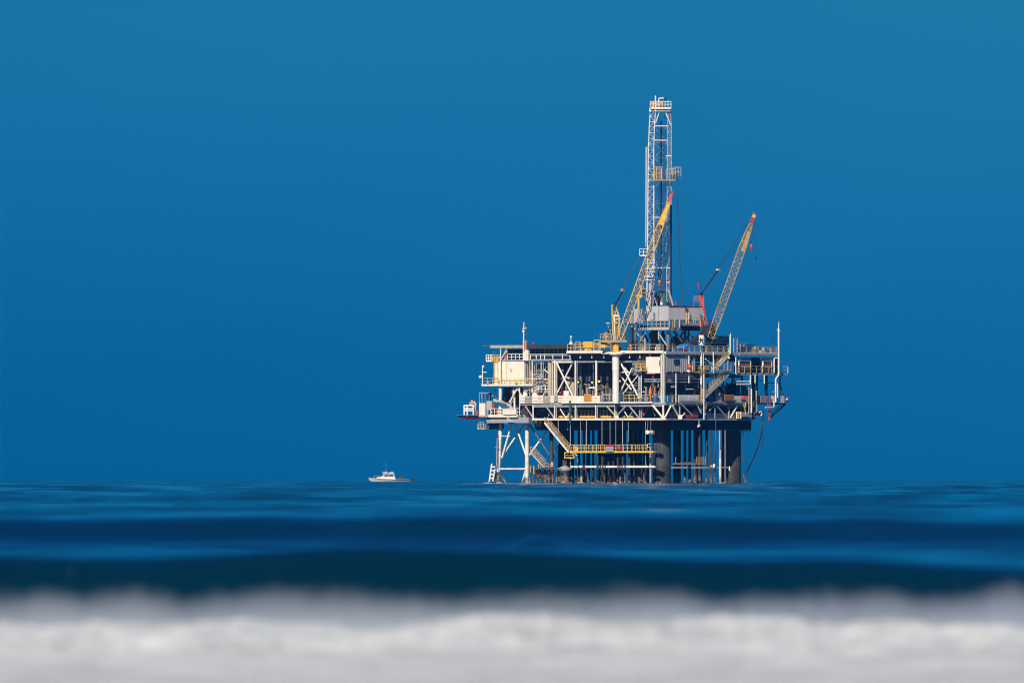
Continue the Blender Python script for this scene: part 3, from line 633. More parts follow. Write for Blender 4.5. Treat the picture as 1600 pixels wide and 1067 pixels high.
# ---- grey wall, shelters, pipes of the right face
gw = MB()
n = 30
for k in range(n):                                    # ribbed sheet
    x0 = 1040.8+(1087-1040.8)*k/n; x1 = 1040.8+(1087-1040.8)*(k+1)/n; d = -.02 if k % 2 else .03
    gw.cbox(x0-.4, x0, x1, 555, 582, d)
wl = part('ribbed_wall', 'panel', gw)
part('window', 'glass', MB().cbox(1053.6, 1054, 1062.4, 561, 569.2, -.12), wl)
part('window', 'black', MB().cbox(1080.2, 1080.4, 1083, 556, 561, -.12), wl)  # plain black plate near the far end of the ribbed wall
ss = MB()
for x in (1043, 1047, 1052.5, 1056.5, 1060.5, 1068.5, 1073): ss.cbox(x-.3, x, x+2.4, 579.8, 582.2, -.16)
part('vent_slot', 'black', ss, wl)
part('skirt_plate', 'tan', MB().prism([PR(1041, 583.3, .1), PR(1079, 583.3, .1), PR(1088, 590, .4), PR(1041, 590, .4)], (-.1, .2, 0)))
part('wall_header', 'panel', MB().cbox(1040, 1040.6, 1098, 552.6, 555, -.05))
cp = part('cladding', 'wall', MB().cbox(1009.4, 1031.6, 1032, 557.5, 580.4, .5)); part('vent_slot', 'black', MB().cbox(1030.2, 1031, 1031.2, 562.5, 571.5, .43), cp); part('sill', 'cream', MB().cbox(1007, 1032, 1033, 580.4, 583, .3))
part('cladding', 'brown', MB().cbox(996, 1008.6, 1009, 556, 576, 1.4)); part('pipe', 'red', MB().path([PL(1007, 576, .2), PL(1007, 583.6, .2), PL(1024, 584.6, .2)], .08, 6))
part('cladding', 'steel', MB().cbox(988, 996, 996.5, 558, 586, 1.6))
for a, b, t in ((1155.6, 1176.6, 1), (1194.4, 1210.6, 2)):
    sh = part('equipment_shelter', 'brown', MB().cbox(a-2, a, b, 557, 581, .2))
    part('roof', 'panel', MB().cbox(a-2.4, a-.4, b+.3, 556.8, 563.2, .05), sh); part('frame', 'white', MB().bar(PR(a+1, 563, .05), PR(a+1, 581, .05), .26).bar(PR(b-.5, 563, .05), PR(b-.5, 581, .05), .1).bar(PR(a, 571.4, .05), PR(b, 571.4, .05), .1), sh)
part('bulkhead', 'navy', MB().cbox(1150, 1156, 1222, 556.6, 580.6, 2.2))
part('pipe', 'white', MB().path([PR(1221, 557.5, -.3), PR(1215.2, 557.5, -.2), PR(1213.8, 559, -.2), PR(1213.8, 580.6, -.2)], .13, 8))
part('silver_vessel', 'white', MB().lathe(PR(1046.5, 598, 1), [(.3, 0), (.46, .12), (.46, .35), (.38, .4), (.46, .46), (.46, .8), (.2, .92)], 12))

# ---- quarters side: stair tower, balconies, frames
part('stair_tower', 'ochre', MB().cbox(771, 778, 784, 563, 600, .2)); part('tower_panel', 'cream', MB().cbox(773, 777, 778, 566, 600, .0)); rl('L', 768, 781, 564.5, 'yellow', -.2, 1.2, .5); part('tower_panel', 'yellow', MB().cbox(768, 780, 784, 556, 565, .6))
part('cage', 'white', MB().rail(PL(759.5, 563, .1), PL(770, 563, .1), 1.1, .55).bar(PL(759.5, 563, .1), PL(770, 563, .1), .2).bar(PL(759.5, 553.4, .1), PL(759.5, 563.4, .1), .13)); part('cage_floor', 'white', MB().cbox(759.5, 770, 775, 562.4, 563.6, .2))
part('locker', 'orange', MB().cbox(761, 766.5, 767.5, 556.8, 561.8, .4)); bL(781.5, 563, 791.5, 545, .1, 'cream', .1); part('aerial', 'steel', MB().tube(PL(771.5, 548, .5), PL(771.5, 556, .5), .05, 5).tube(PL(774.5, 549, .5), PL(774.5, 556, .5), .05, 5))
cg = part('control_cab', 'navy', MB().cbox(790, 816, 822, 556, 562, 1.5)); part('window', 'glass', MB().cbox(793, 815, 821, 544.5, 556, 1.6), cg); part('mullion', 'steel', MB().bar(PL(797, 545, 1.5), PL(797, 555, 1.5), .08).bar(PL(801.5, 545, 1.5), PL(801.5, 555, 1.5), .12).bar(PL(806, 545, 1.5), PL(806, 555, 1.5), .08).bar(PL(811, 545, 1.5), PL(811, 555, 1.5), .08), cg)
part('duct', 'salmon', MB().tube(PL(792, 547, .9), PL(789, 562, .9), .28, 8)); part('junction_box', 'cream', MB().cbox(817, 825.5, 828, 546, 562.4, .1))
for x, y0, y1, wd, m, o in ((820.5, 566, 600, 1.0, 'white', .3), (824.5, 566, 612, 1.4, 'grey', 1), (828, 563, 618, .9, 'white', .4), (832, 563, 612, 2.4, 'cream', .3), (835.6, 566, 608, 1.4, 'tan', 1.2), (838.2, 566, 600, 1.2, 'panel', .8), (845.8, 562, 592, 1.3, 'white', .5), (849.2, 562, 592, 1.2, 'panel', .6), (853, 566, 610, 1.0, 'grey', 1.6), (842, 566, 600, 1.0, 'steel', 2)):
    part('pipe', m, MB().tube(PL(x, y0, o), PL(x, y1, o), wd*S/2, 8))
for y, x0, x1, m, o in ((584, 828, 850, 'panel', .5), (587, 840, 850, 'panel', .5), (591, 822, 846, 'white', .2), (596, 840, 850, 'grey', .6), (605, 818, 845, 'white', .3), (609, 818, 843, 'grey', .4)):
    part('pipe', m, MB().tube(PL(x0, y, o), PL(x1, y, o), .09, 6))
for k in range(26):
    x = random.uniform(821, 858); y = random.uniform(594, 618); s = random.uniform(1, 3.5); scatter('machinery', 'grey', k, 'cbox', x-s, x, x+s*.7, y-s, y+s, random.uniform(1.5, 4.5))
for k in range(16):
    x = random.uniform(835, 856); y = random.uniform(588, 616); scatter('pipework', 'tan', k, 'tube', PL(x, y, 1.5), PL(x+random.uniform(-6, 6), y+random.uniform(-5, 5), 1.2), random.uniform(.06, .14), 6)

part('crate', 'ochre', MB().cbox(850, 855.5, 857, 590, 598.5, 2.2)); part('bulkhead', 'steel', MB().cbox(821, 850, 856, 566, 600, 3.6))
# braces and machinery under the quarters
bL(808.5, 606, 796, 628, .15, 'cream', .6); bL(809.5, 606, 818.5, 625, .15, 'cream', .6); part('gusset', 'cream', MB().cbox(806, 812, 813, 603, 609, .5))
for k in range(28):
    x = random.uniform(786, 822); y = random.uniform(616, 646); s = random.uniform(1, 3.2); scatter('machinery', 'grey', k, 'cbox', x-s, x, x+s*.6, y-s, y+s, random.uniform(1.2, 5))
for k in range(20):
    x = random.uniform(772, 826); y = random.uniform(606, 646); scatter('pipework', 'steel', k, 'tube', PL(x, y, 2.2), PL(x+random.uniform(-7, 7), y+random.uniform(-6, 6), 1.8), random.uniform(.05, .13), 6)
part('bulkhead', 'dark', MB().cbox(786, 825, 850, 604, 648, 4.6))
part('column', 'cream', MB().tube(PL(804, 622, .6), PL(804, 648, .6), .18, 8)); part('column', 'white', MB().tube(PL(812, 600, .2), PL(812, 648, .2), .08, 8)); part('column', 'cream', MB().tube(PL(803, 606, 1), PL(803, 622, 1), .25, 8))
part('tall_frame', 'grey', MB().bar(PL(748.6, 612, .5), PL(748.6, 650, .5), .1).bar(PL(753, 612, .5), PL(753, 632, .5), .06).bar(PL(757.6, 613, .5), PL(757.6, 632, .5), .06).bar(PL(748.6, 612.6, .5), PL(764, 613, .5), .14).bar(PL(764, 612.6, .8), PL(764, 632, .8), .1).bar(PL(752, 612.6, 2), PL(752, 640, 2), .08)); part('frame_cladding', 'navy', MB().cbox(762, 763.2, 767, 613, 632, .7))
wf = MB()
for x in (724.6, 729.4, 739): wf.bar(PL(x, 632, .2), PL(x, 649, .2), .2)
for y in (632.6, 637.5, 640.6): wf.bar(PL(724.6, y, .2), PL(739.4, y, .2), .18, .22)
part('white_rack', 'white', wf); part('side_deck', 'tan', MB().cbox(737, 765, 780, 648.4, 651, .2))
part('winch', 'salmon', MB().cbox(733, 738, 740, 627, 632.4, .5).tube(PL(736, 625, .8), PL(742, 630, .8), .18, 8)); part('winch', 'panel', MB().cbox(739, 743, 744, 631, 641, .8).tube(PL(741, 626, .8), PL(744, 632, .8), .1, 8)); part('machinery', 'brown', MB().cbox(739, 747, 750, 641, 648, .6))
part('machine_case', 'dark', MB().cbox(764, 772, 776, 640, 647, 1.2)); part('control_box', 'red', MB().cbox(770, 773, 774, 631, 640, .6))
part('davit', 'panel', MB().bar(PL(771, 624, .2), PL(798, 633, .2), .2, .5).bar(PL(798, 633, .2), PL(801, 641, .2), .3, .3).tube(PL(799, 626, .2), PL(796, 640, .2), .15, 8)); part('davit', 'teal', MB().prism([PL(776, 627, 0), PL(790, 630, 0), PL(796, 638, 0), PL(780, 633, 0)], (.3, .5, 0)))
kc = MB()
for k in range(10):
    a = k*math.pi*2/10; c = PL(753, 669, 1.5); p = c+Vector((math.cos(a)*.8, math.sin(a)*.8, 0)); kc.bar(p, p+Vector((0,0,1.15)), .07)
for z in (.05, .4, .75, 1.15): kc.lathe(PL(753, 669, 1.5)+Vector((0,0,z)), [(.78, -.04), (.85, -.04), (.85, .04), (.78, .04)], 14)
part('basket', 'tan', kc); part('side_deck', 'tan', MB().cbox(745, 758, 761, 668, 670, .6)); part('machinery', 'dark', MB().cbox(763, 783, 787, 660.3, 670, 2.5))
bb = MB()
for x in (762, 768, 775): bb.bar(PL(x, 669, 2), PL(x+6, 660.4, 2), .1)
part('bracket', 'steel', bb)
part('hanging_line', 'rope', MB().tube(PL(774.6, 668, .6), PL(774.4, 725, .6), .05, 4)); part('ladder', 'panel', MB().bar(PL(777, 684, 1.8), PL(776, 728, 1.8), .14).bar(PL(773.5, 698.5, 1.8), PL(780, 698.5, 1.8), .12))
# inside clutter on the production deck (in view between the columns)
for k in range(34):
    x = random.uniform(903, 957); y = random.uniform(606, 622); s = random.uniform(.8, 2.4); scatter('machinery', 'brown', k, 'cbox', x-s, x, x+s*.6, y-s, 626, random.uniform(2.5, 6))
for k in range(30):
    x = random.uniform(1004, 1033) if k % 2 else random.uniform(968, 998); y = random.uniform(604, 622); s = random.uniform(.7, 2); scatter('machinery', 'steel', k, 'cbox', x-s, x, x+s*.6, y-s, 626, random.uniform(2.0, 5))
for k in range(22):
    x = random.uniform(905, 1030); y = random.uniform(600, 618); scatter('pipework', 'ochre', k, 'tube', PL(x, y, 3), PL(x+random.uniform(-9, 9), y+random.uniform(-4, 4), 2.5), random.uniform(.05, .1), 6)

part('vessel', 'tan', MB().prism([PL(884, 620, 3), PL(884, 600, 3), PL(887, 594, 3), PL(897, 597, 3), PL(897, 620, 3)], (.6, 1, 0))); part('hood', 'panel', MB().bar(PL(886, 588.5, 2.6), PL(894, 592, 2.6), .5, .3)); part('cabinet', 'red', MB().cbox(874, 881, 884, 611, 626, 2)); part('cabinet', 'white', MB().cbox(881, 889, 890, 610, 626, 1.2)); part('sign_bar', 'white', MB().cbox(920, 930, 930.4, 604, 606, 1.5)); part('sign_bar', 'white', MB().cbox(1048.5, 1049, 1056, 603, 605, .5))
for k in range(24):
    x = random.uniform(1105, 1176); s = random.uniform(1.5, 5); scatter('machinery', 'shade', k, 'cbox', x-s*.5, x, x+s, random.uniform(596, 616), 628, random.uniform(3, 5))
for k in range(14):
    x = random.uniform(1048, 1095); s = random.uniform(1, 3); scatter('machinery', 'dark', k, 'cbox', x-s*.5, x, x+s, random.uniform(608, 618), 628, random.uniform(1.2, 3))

# small deck gear and conduits that crowd every bay
r2 = random.Random(31)
def pick(*a): return r2.choice(a)
for k in range(26):
    x = r2.uniform(890, 1034) if k < 14 else r2.uniform(1044, 1150); y1 = 549 if x < 1040 else 550.4; h = r2.uniform(2.5, 7.5); wd = r2.uniform(1.2, 4.2)
    d0 = PV(x, 0, r2.uniform(1.2, 3.0)).y
    part(pick('deck_box', 'valve_skid', 'reel_box'), pick('ochre', 'tan', 'cream', 'red', 'steel', 'brown', 'yellow', 'panel', 'teal'), MB().cbox(x-wd, x, x+wd*.6, y1-h, y1, 0, d0))
for k in range(44):
    x0, x1, y0, y1 = pick((1006, 1033, 586, 624), (822, 856, 566, 614), (1044, 1098, 586, 614), (970, 1000, 600, 624), (836, 1030, 636, 651), (1050, 1170, 634, 651))
    x = r2.uniform(x0, x1); y = r2.uniform(y0, y1); o = r2.uniform(.6, 1.8); ln = r2.uniform(4, 16); m = pick('cream', 'panel', 'grey', 'tan', 'white', 'ochre', 'steel')
    if k % 2: q_ = (min(x+ln, x1), y)
    else: q_ = (x, min(y+ln, y1))
    part('conduit', m, MB().tube(PV(x, y, o), PV(q_[0], q_[1], o), r2.uniform(.05, .11), 6))
for k in range(30):
    x0, x1, y0, y1 = pick((1006, 1032, 604, 626), (838, 1030, 638, 652), (1046, 1094, 634, 652), (1104, 1160, 606, 626), (1158, 1178, 628, 644))
    x = r2.uniform(x0, x1); y = r2.uniform(y0, y1); h = r2.uniform(1.5, 4); wd = r2.uniform(.8, 3)
    part(pick('junction_box', 'pump', 'valve_body'), pick('panel', 'grey', 'tan', 'cream', 'steel', 'ochre', 'red'), MB().cbox(x-wd, x, x+wd*.6, y-h, y, 0, PV(x, 0, r2.uniform(.5, 2.2)).y))
# boxes seen inside the lower truss, right side
part('tank_box', 'steel', MB().cbox(1045, 1047, 1060, 644, 653.5, 1.2)); part('tank_box', 'red', MB().cbox(1081, 1083, 1092, 641.5, 652, .4)); part('tank_box', 'pink', MB().cbox(1072, 1073, 1081, 647, 653, .2)); part('tank_box', 'panel', MB().cbox(1104, 1106, 1146, 645, 653.6, .8)); part('tank_box', 'tan', MB().cbox(1146, 1148, 1160, 646, 653.6, .5)); part('tank_box', 'panel', MB().cbox(1161, 1162, 1177.5, 643, 650.6, -.4))
for x, m in ((1153.5, 'cream'), (1156.5, 'yellow'), (1159.6, 'cream')): part('bottle_rack', m, MB().tube(PR(x, 642.5, -.3), PR(x, 653.4, -.3), .16, 10))
part('pipe', 'ochre', MB().tube(PR(1168, 622, -.5), PR(1167, 636, -.5), .14, 8)); part('pipe', 'yellow', MB().path([PR(1164, 631, -.4), PR(1167, 640, -.4), PR(1168, 648, -.4)], .1, 8)); part('pipe', 'ochre', MB().tube(PR(1104, 630, -.3), PR(1103, 640, -.3), .2, 8)); part('pipe', 'tan', MB().tube(PR(1096, 630, .1), PR(1096, 645, .1), .12, 8))
part('pennant_pipe', 'teal', MB().tube(PL(890.8, 626, -.5), PL(890.8, 660, -.5), .17, 8))
# lamps
def lamp(p, m, r=.17):
    b = MB().ball(p, r, 8); part('lamp', m, b)
lamp(PL(936.5, 595.5, .4), 'lamp_amber', .2); lamp(PL(925.6, 597, 1.2), 'lamp_warm', .15); lamp(PL(904, 596.5, .5), 'lamp_amber', .15); lamp(PR(1141, 558, -.3), 'lamp_amber', .16); lamp(PL(969, 595, .6), 'lamp_amber', .15); lamp(PL(762, 597.3, -.4), 'yellow', .22); lamp(PL(807, 597.3, -.5), 'yellow', .22)

ws = MB(); ww = [PL(778.6, 754.5, 2.6), PL(823.4, 754.5, 2.6), PL(766, 754.5, 2.2), PL(883, 754.5, 3.2), PL(909, 754.5, 3.6), PL(1034, 754.5, 6), PL(1125, 754.5, 3)]+[PL(x, 754.5, 6.6) for x in (916, 934, 951, 966, 984, 1003)]
for c in ww:
    for k in range(9):
        ws.ball(c+Vector((random.gauss(0, .5), random.gauss(-.3, .5), random.uniform(-.08, .02))), random.uniform(.12, .34), 8, 1, .45)
ws.build('wash', FM, None, 'white water washing round the feet of the platform legs', 'foam', None, 'stuff')

# ================================================================== THINGS ON THE PLATFORM
def T(name, label, cat, p, group=None): return thing(name, label, cat, p, group)
def single(name, mat, mb, label, cat, group=None): return mb.build(name, mat, None, label, cat, group)

# living quarters
q = T('living_quarters', 'cream windowless living quarters block with vertical seams under the helideck', 'building', PL(800, 599, .2))
part('wall', 'wall', MB().cbox(778.4, 819, 834, 563, 599.1, .3), q); part('roof', 'grey', MB().cbox(778, 819.6, 835, 560.6, 562.9, .15), q)
part('seam', 'tan', MB().bar(PL(791, 563, .26), PL(791, 599, .26), .06).bar(PL(784.5, 563, .26), PL(784.5, 599, .26), .06), q)
part('emblem', 'steel', MB().prism([PL(797, 575, .22), PL(798.6, 576, .22), PL(799.2, 580, .22), PL(798, 579.6, .22), PL(798, 577.6, .22)], (.03, .05, 0)), q)

# dome aerial on its pole beside the quarters
q = T('aerial_pole', 'white hooked pole with ball shaped radome at the left of the quarters balcony', 'aerial', PL(753.6, 600, -.5))
part('pole', 'white', MB().path([PL(753.6, 602, -.5), PL(753.6, 571, -.5), PL(754.6, 570, -.5), PL(756, 572.5, -.5)], .09, 8).tube(PL(753.6, 580.6, -.5), PL(760.5, 580.6, -.5), .08, 6), q); part('radome', 'cream', MB().ball(PL(750.4, 588, -.5), .31, 14), q)

# mast with yellow cone at the helideck
q = T('signal_mast', 'slender white mast with a yellow sleeve and white ball beside the helideck', 'mast', PL(818.4, 550, -.1))
part('pole', 'white', MB().tube(PL(818.4, 547, -.1), PL(818.4, 516, -.1), .11, 8).tube(PL(818.4, 516, -.1), PL(818.8, 502, -.1), .08, 8), q); part('sleeve', 'yellow', MB().tube(PL(817, 513, -.1), PL(823, 511.4, -.1), .17, 10, .13), q); part('ball', 'white', MB().ball(PL(818, 517.2, -.1), .25, 10), q); part('cabinet', 'salmon', MB().cbox(817, 822.4, 823.6, 530.6, 546, .2), q)
part('whip', 'steel', MB().tube(PL(818.2, 519, -.1), PL(821.2, 522, -.1), .05, 5), q)
single('lamp_post', 'white', MB().tube(PL(892.4, 547, .6), PL(892.4, 525, .6), .07, 6).cbox(891, 893.6, 894.4, 524, 526, .5).cbox(890, 894, 895, 533.5, 537.5, .5), 'thin white post with a small head at the helideck edge', 'post')
single('warning_light', 'red', MB().lathe(PL(833.5, 537.2, 1), [(.2, 0), (.26, .12), (.2, .35), (.05, .42)], 10), 'small red warning light standing on the helideck rim', 'light')

# ---- drilling rig
rig = T('drilling_rig', 'white lattice drilling mast rising from grey panelled drill floor', 'drilling rig', PD(1032, 540, 14))
RC = (1045, 10.0)
def rb(pl, c, pr, y0, y1, d): return MB().cbox(pl, c, pr, y0, y1, 0, d)
part('drill_floor', 'panel', rb(992, 1046, 1066, 510.8, 514.6, 9.2), rig); part('drill_floor', 'steel', rb(986, 1047, 1095, 507.5, 510.7, 10.4), rig); part('floor_box', 'deep', rb(1062, 1066, 1096, 505, 515.5, 13.2), rig); part('drill_floor', 'grey', MB().bar(PD(1064, 506, 12.6), PD(1104, 506, 18.6), .2, .4), rig)
hw = part('wind_wall', 'panel', rb(1015, 1045, 1103.5, 477.4, 500, 10), rig)
rbm = MB()
for k in range(46):
    x = 1045.6+57*k/46; d = 10+1.6*(x-1045)*S
    rbm.bar(PD(x, 478, d-.03), PD(x, 498.6, d-.03), .07, .07)
part('rib', 'panel', rbm, hw); part('seam', 'steel', MB().bar(PD(1029.6, 477.6, 10+.625*15.4*S-.03), PD(1029.6, 499.6, 10+.625*15.4*S-.03), .06), hw)
part('coping', 'red', MB().bar(PD(1046, 477, 10), PD(1103.5, 477, 20.3), .1, .12), hw)
hw2 = part('wind_wall', 'panel', rb(991, 1004.8, 1008, 481.4, 504.6, 11.2), rig); part('wind_wall', 'panel', rb(1014, 1021, 1024, 487, 499, 10.6), rig)
rr = MB().rail(PD(993, 510.6, 12.4), PD(1046, 510.6, 9.0), 1.15, .85); part('railing', 'ochre', rr, rig)
part('railing', 'ochre', MB().rail(PD(1047, 510.6, 9.1), PD(1062, 510.6, 11.8), 1.2, 1.0), rig); part('railing', 'ochre', MB().rail(PD(1073, 505.6, 14), PD(1103, 505.6, 18.6), 1.15, 1.4), rig)
part('gate_post', 'ochre', MB().bar(PD(1055, 498, 10.4), PD(1055, 511, 10.4), .16), rig); part('gate_post', 'ochre', MB().bar(PD(1063, 498, 11.6), PD(1063, 511, 11.6), .16), rig); part('gate_post', 'ochre', MB().bar(PD(1074, 486, 13.8), PD(1074, 505, 13.8), .14), rig); part('gate_post', 'ochre', MB().bar(PD(1077.4, 487, 14.4), PD(1077.4, 505, 14.4), .18), rig); part('gate_post', 'ochre', MB().bar(PD(1085, 490, 15.8), PD(1085, 505, 15.8), .14), rig)
part('doorway', 'black', MB().vbox(1073.5, 1077, 481, 489, 14.6, .2), hw); part('stair_top', 'cream', MB().cbox(1074, 1077, 1080, 488.5, 498, 0, 14.2), rig); part('locker', 'orange', MB().cbox(1093, 1097, 1101, 500.5, 509, 0, 17), rig)
for x, y, d in ((995.5, 535, 12.5), (1007, 530, 14)): pass
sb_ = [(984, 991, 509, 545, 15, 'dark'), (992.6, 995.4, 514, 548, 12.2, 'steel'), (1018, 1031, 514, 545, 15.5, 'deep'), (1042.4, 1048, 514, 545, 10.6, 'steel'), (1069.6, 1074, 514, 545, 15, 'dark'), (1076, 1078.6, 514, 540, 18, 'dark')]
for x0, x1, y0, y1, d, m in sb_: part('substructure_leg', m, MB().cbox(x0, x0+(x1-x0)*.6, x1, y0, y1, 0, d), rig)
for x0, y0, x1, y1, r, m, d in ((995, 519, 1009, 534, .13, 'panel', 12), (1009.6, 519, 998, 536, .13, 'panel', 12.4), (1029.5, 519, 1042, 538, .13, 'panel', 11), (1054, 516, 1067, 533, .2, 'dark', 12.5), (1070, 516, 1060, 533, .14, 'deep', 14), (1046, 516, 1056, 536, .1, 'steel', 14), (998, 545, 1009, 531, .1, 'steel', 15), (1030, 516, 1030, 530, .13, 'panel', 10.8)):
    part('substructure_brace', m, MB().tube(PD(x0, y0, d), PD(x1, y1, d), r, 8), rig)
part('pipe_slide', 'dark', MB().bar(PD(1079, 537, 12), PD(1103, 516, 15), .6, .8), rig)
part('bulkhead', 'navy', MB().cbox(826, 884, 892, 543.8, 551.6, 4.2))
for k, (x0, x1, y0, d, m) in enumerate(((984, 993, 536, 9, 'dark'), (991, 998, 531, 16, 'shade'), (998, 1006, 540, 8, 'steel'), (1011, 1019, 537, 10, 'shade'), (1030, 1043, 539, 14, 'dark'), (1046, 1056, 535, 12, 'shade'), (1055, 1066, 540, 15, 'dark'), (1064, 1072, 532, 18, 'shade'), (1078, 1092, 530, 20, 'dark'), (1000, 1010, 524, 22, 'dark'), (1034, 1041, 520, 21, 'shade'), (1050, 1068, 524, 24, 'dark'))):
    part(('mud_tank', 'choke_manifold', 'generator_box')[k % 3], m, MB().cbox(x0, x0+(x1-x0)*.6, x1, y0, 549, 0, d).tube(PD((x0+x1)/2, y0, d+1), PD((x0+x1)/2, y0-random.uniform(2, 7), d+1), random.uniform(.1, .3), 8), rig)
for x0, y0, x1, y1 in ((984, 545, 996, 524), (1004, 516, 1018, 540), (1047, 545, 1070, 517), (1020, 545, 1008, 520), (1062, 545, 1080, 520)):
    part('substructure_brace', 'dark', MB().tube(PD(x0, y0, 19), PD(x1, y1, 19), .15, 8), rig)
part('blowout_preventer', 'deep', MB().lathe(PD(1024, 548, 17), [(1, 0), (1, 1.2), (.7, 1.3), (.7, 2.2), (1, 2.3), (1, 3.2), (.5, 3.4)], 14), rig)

def mast():
    m = MB(); dep = 2.6
    def ring(xl, xr, y, d): return [PD(xl, y, d), PD(xr, y, d), PD(xr, y, d+dep), PD(xl, y, d+dep)]
    lev = [(171, 1017.2, 1025.2), (196, 1015.6, 1023.6), (232, 1014.2, 1022.6), (300, 1013.6, 1022.8), (385, 1013.0, 1022.9), (424, 1012.6, 1023.2)]
    for (y0, a0, b0), (y1, a1, b1) in zip(lev[:-1], lev[1:]):
        m.lattice(ring(a0, b0, y0, 14), ring(a1, b1, y1, 14), max(2, round((y1-y0)/9.5)), .085, .034, (0,))
    part('mast_column', 'white', m, rig)
    m = MB()
    lev = [(171, 1045.4, 1048.4), (194, 1044.6, 1050.4), (300, 1043.6, 1050.0), (385, 1043, 1049.4), (470, 1043, 1049.2)]
    for (y0, a0, b0), (y1, a1, b1) in zip(lev[:-1], lev[1:]):
        m.lattice(ring(a0, b0, y0, 14.2), ring(a1, b1, y1, 14.2), max(2, round((y1-y0)/9.5)), .07, .04, (0, 2))
    part('mast_column', 'panel', m, rig)
    m = MB()
    for y, a, b in ((194.6, 1024, 1046), (217, 1023.4, 1044.6), (241.5, 1042, 1050), (338, 1022, 1044), (371, 1040, 1049), (390, 1041, 1049), (417, 1022, 1050), (440, 1042, 1049)): m.tube(PD(a, y, 14.1), PD(b, y, 14.3), .09, 6)
    m.tube(PD(1031.6, 172, 14.1), PD(1025.4, 190, 14.1), .09, 6).tube(PD(1040.6, 172, 14.1), PD(1049.6, 194, 14.3), .1, 6)
    part('girt', 'white', m, rig)
    m = MB()
    for k, y in enumerate(range(196, 430, 24)):       # rear face, seen through the mast
        m.tube(PD(1024, y, 17.4), PD(1044, y+24, 17.4), .05, 4); m.tube(PD(1044, y, 17.5), PD(1024, y+24, 17.5), .05, 4); m.tube(PD(1024, y, 17.4), PD(1044, y, 17.4), .05, 4)
    part('rear_lacing', 'panel', m, rig)
    part('drill_pipe', 'navy', MB().tube(PD(1034.4, 186, 15.6), PD(1034.4, 440, 15.6), .14, 8), rig); part('standpipe', 'navy', MB().tube(PD(1049.6, 318, 13.8), PD(1049.6, 478, 13.8), .15, 8), rig)
    part('drilling_line', 'rope', MB().tube(PD(1029.4, 172, 15.4), PD(1029.4, 436, 15.4), .035, 4).tube(PD(1040.4, 172, 15.4), PD(1040.4, 470, 15.4), .06, 5).tube(PD(1032, 172, 15.6), PD(1032.4, 436, 15.4), .03, 4).tube(PD(1038, 200, 15.6), PD(1037, 436, 15.4), .03, 4), rig)
    part('guide_rail', 'white', MB().tube(PD(1010.6, 228, 13.9), PD(1010.2, 384, 13.9), .08, 6).tube(PD(1012, 228, 13.9), PD(1012.2, 386, 13.9), .03, 6).bar(PD(1010.6, 228, 13.9), PD(1013, 228, 13.9), .1), rig)
    # crown
    cr = part('crown_platform', 'white', MB().vbox(1016.6, 1049.8, 165.6, 168, 13.4, 4), rig); part('crown_beam', 'grey', MB().vbox(1016, 1048.6, 168.2, 172, 13.7, 3.2), cr)
    part('railing', 'white', MB().rail(PD(1017, 165.6, 13.4), PD(1049.6, 165.6, 13.4), 1.05, .55), cr); part('sheave_housing', 'amber', MB().vbox(1018.4, 1026, 157.5, 165.5, 14.2, 1.2).vbox(1028, 1037.5, 157, 165.5, 14.4, 1.4), cr); part('sheave', 'brown', MB().lathe(PD(1036.6, 162, 14.1), [(.35, 0), (.42, .1), (.35, .25)], 12, 'y'), cr)
    part('pole', 'white', MB().tube(PD(1025.3, 147, 13.7), PD(1025.3, 172, 13.7), .12, 8), cr); part('gooseneck', 'white', MB().path([PD(1030.6, 165, 14), PD(1030.6, 151, 14), PD(1039, 151, 14)], .1, 8), cr); part('hoist_block', 'black', MB().cbox(1039, 1040.6, 1041.4, 150, 155, 0, 14), cr)
    part('lug', 'white', MB().vbox(1015.4, 1018, 166.5, 172.4, 13.4, .5), cr)
    # racking board
    mb_ = part('racking_board', 'ochre', MB().vbox(1015.4, 1056, 279, 280.6, 12.8, 2.6), rig)
    part('railing', 'yellow', MB().rail(PD(1022.6, 279, 12.8), PD(1035, 279, 12.8), 2.2, .5).bar(PD(1022.6, 269, 12.8), PD(1035, 269, 12.8), .08), mb_); part('railing', 'ochre', MB().rail(PD(1042, 279, 12.8), PD(1056, 279, 12.8), 1.9, .5).rail(PD(1052.6, 274, 12.9), PD(1065, 274, 12.9), 1.6, .55).bar(PD(1053, 259.4, 12.9), PD(1065, 259.4, 12.9), .08), mb_)
    part('side_panel', 'orange', MB().vbox(1033, 1034.6, 262, 278, 12.9, .1), mb_); part('side_panel', 'yellow', MB().vbox(1021.6, 1024.4, 262, 278.5, 12.9, .1), mb_); part('winch', 'dark', MB().vbox(1053, 1061, 270, 276, 13.2, 1.2), mb_)
    part('side_cage', 'white', MB().rail(PD(1000.4, 397.6, 13.6), PD(1012, 397.6, 13.6), 1.15, .6).bar(PD(1000, 397.8, 13.6), PD(1013, 397.8, 13.6), .5, .2), rig); part('flood_lamp', 'yellow', MB().vbox(1046, 1048.6, 343, 349, 13.4, .3), rig)
    # foot of the mast
    part('mast_foot', 'panel', MB().bar(PD(1013, 424, 14), PD(1010.4, 501, 13), .26).bar(PD(1022.4, 424, 14), PD(1021, 478, 13.8), .3).bar(PD(1016.5, 452, 13.4), PD(1014.4, 502, 12.2), .6).bar(PD(1023, 462, 13.4), PD(1028, 478, 12), .14), rig); part('mast_foot', 'panel', MB().vbox(1014, 1019, 440, 452, 14.2, .4).bar(PD(1046, 452, 14), PD(1053, 478, 13), .2), rig)
    for y in (410, 418, 424, 431, 436, 455): part('foot_girt', 'white', MB().bar(PD(1009, y, 13.6), PD(1024, y, 13.6), .16, .14), rig)
    part('foot_brace', 'white', MB().bar(PD(1012, 410, 13.8), PD(1023, 436, 13.8), .12).bar(PD(1023, 410, 13.8), PD(1012, 436, 13.8), .12), rig)
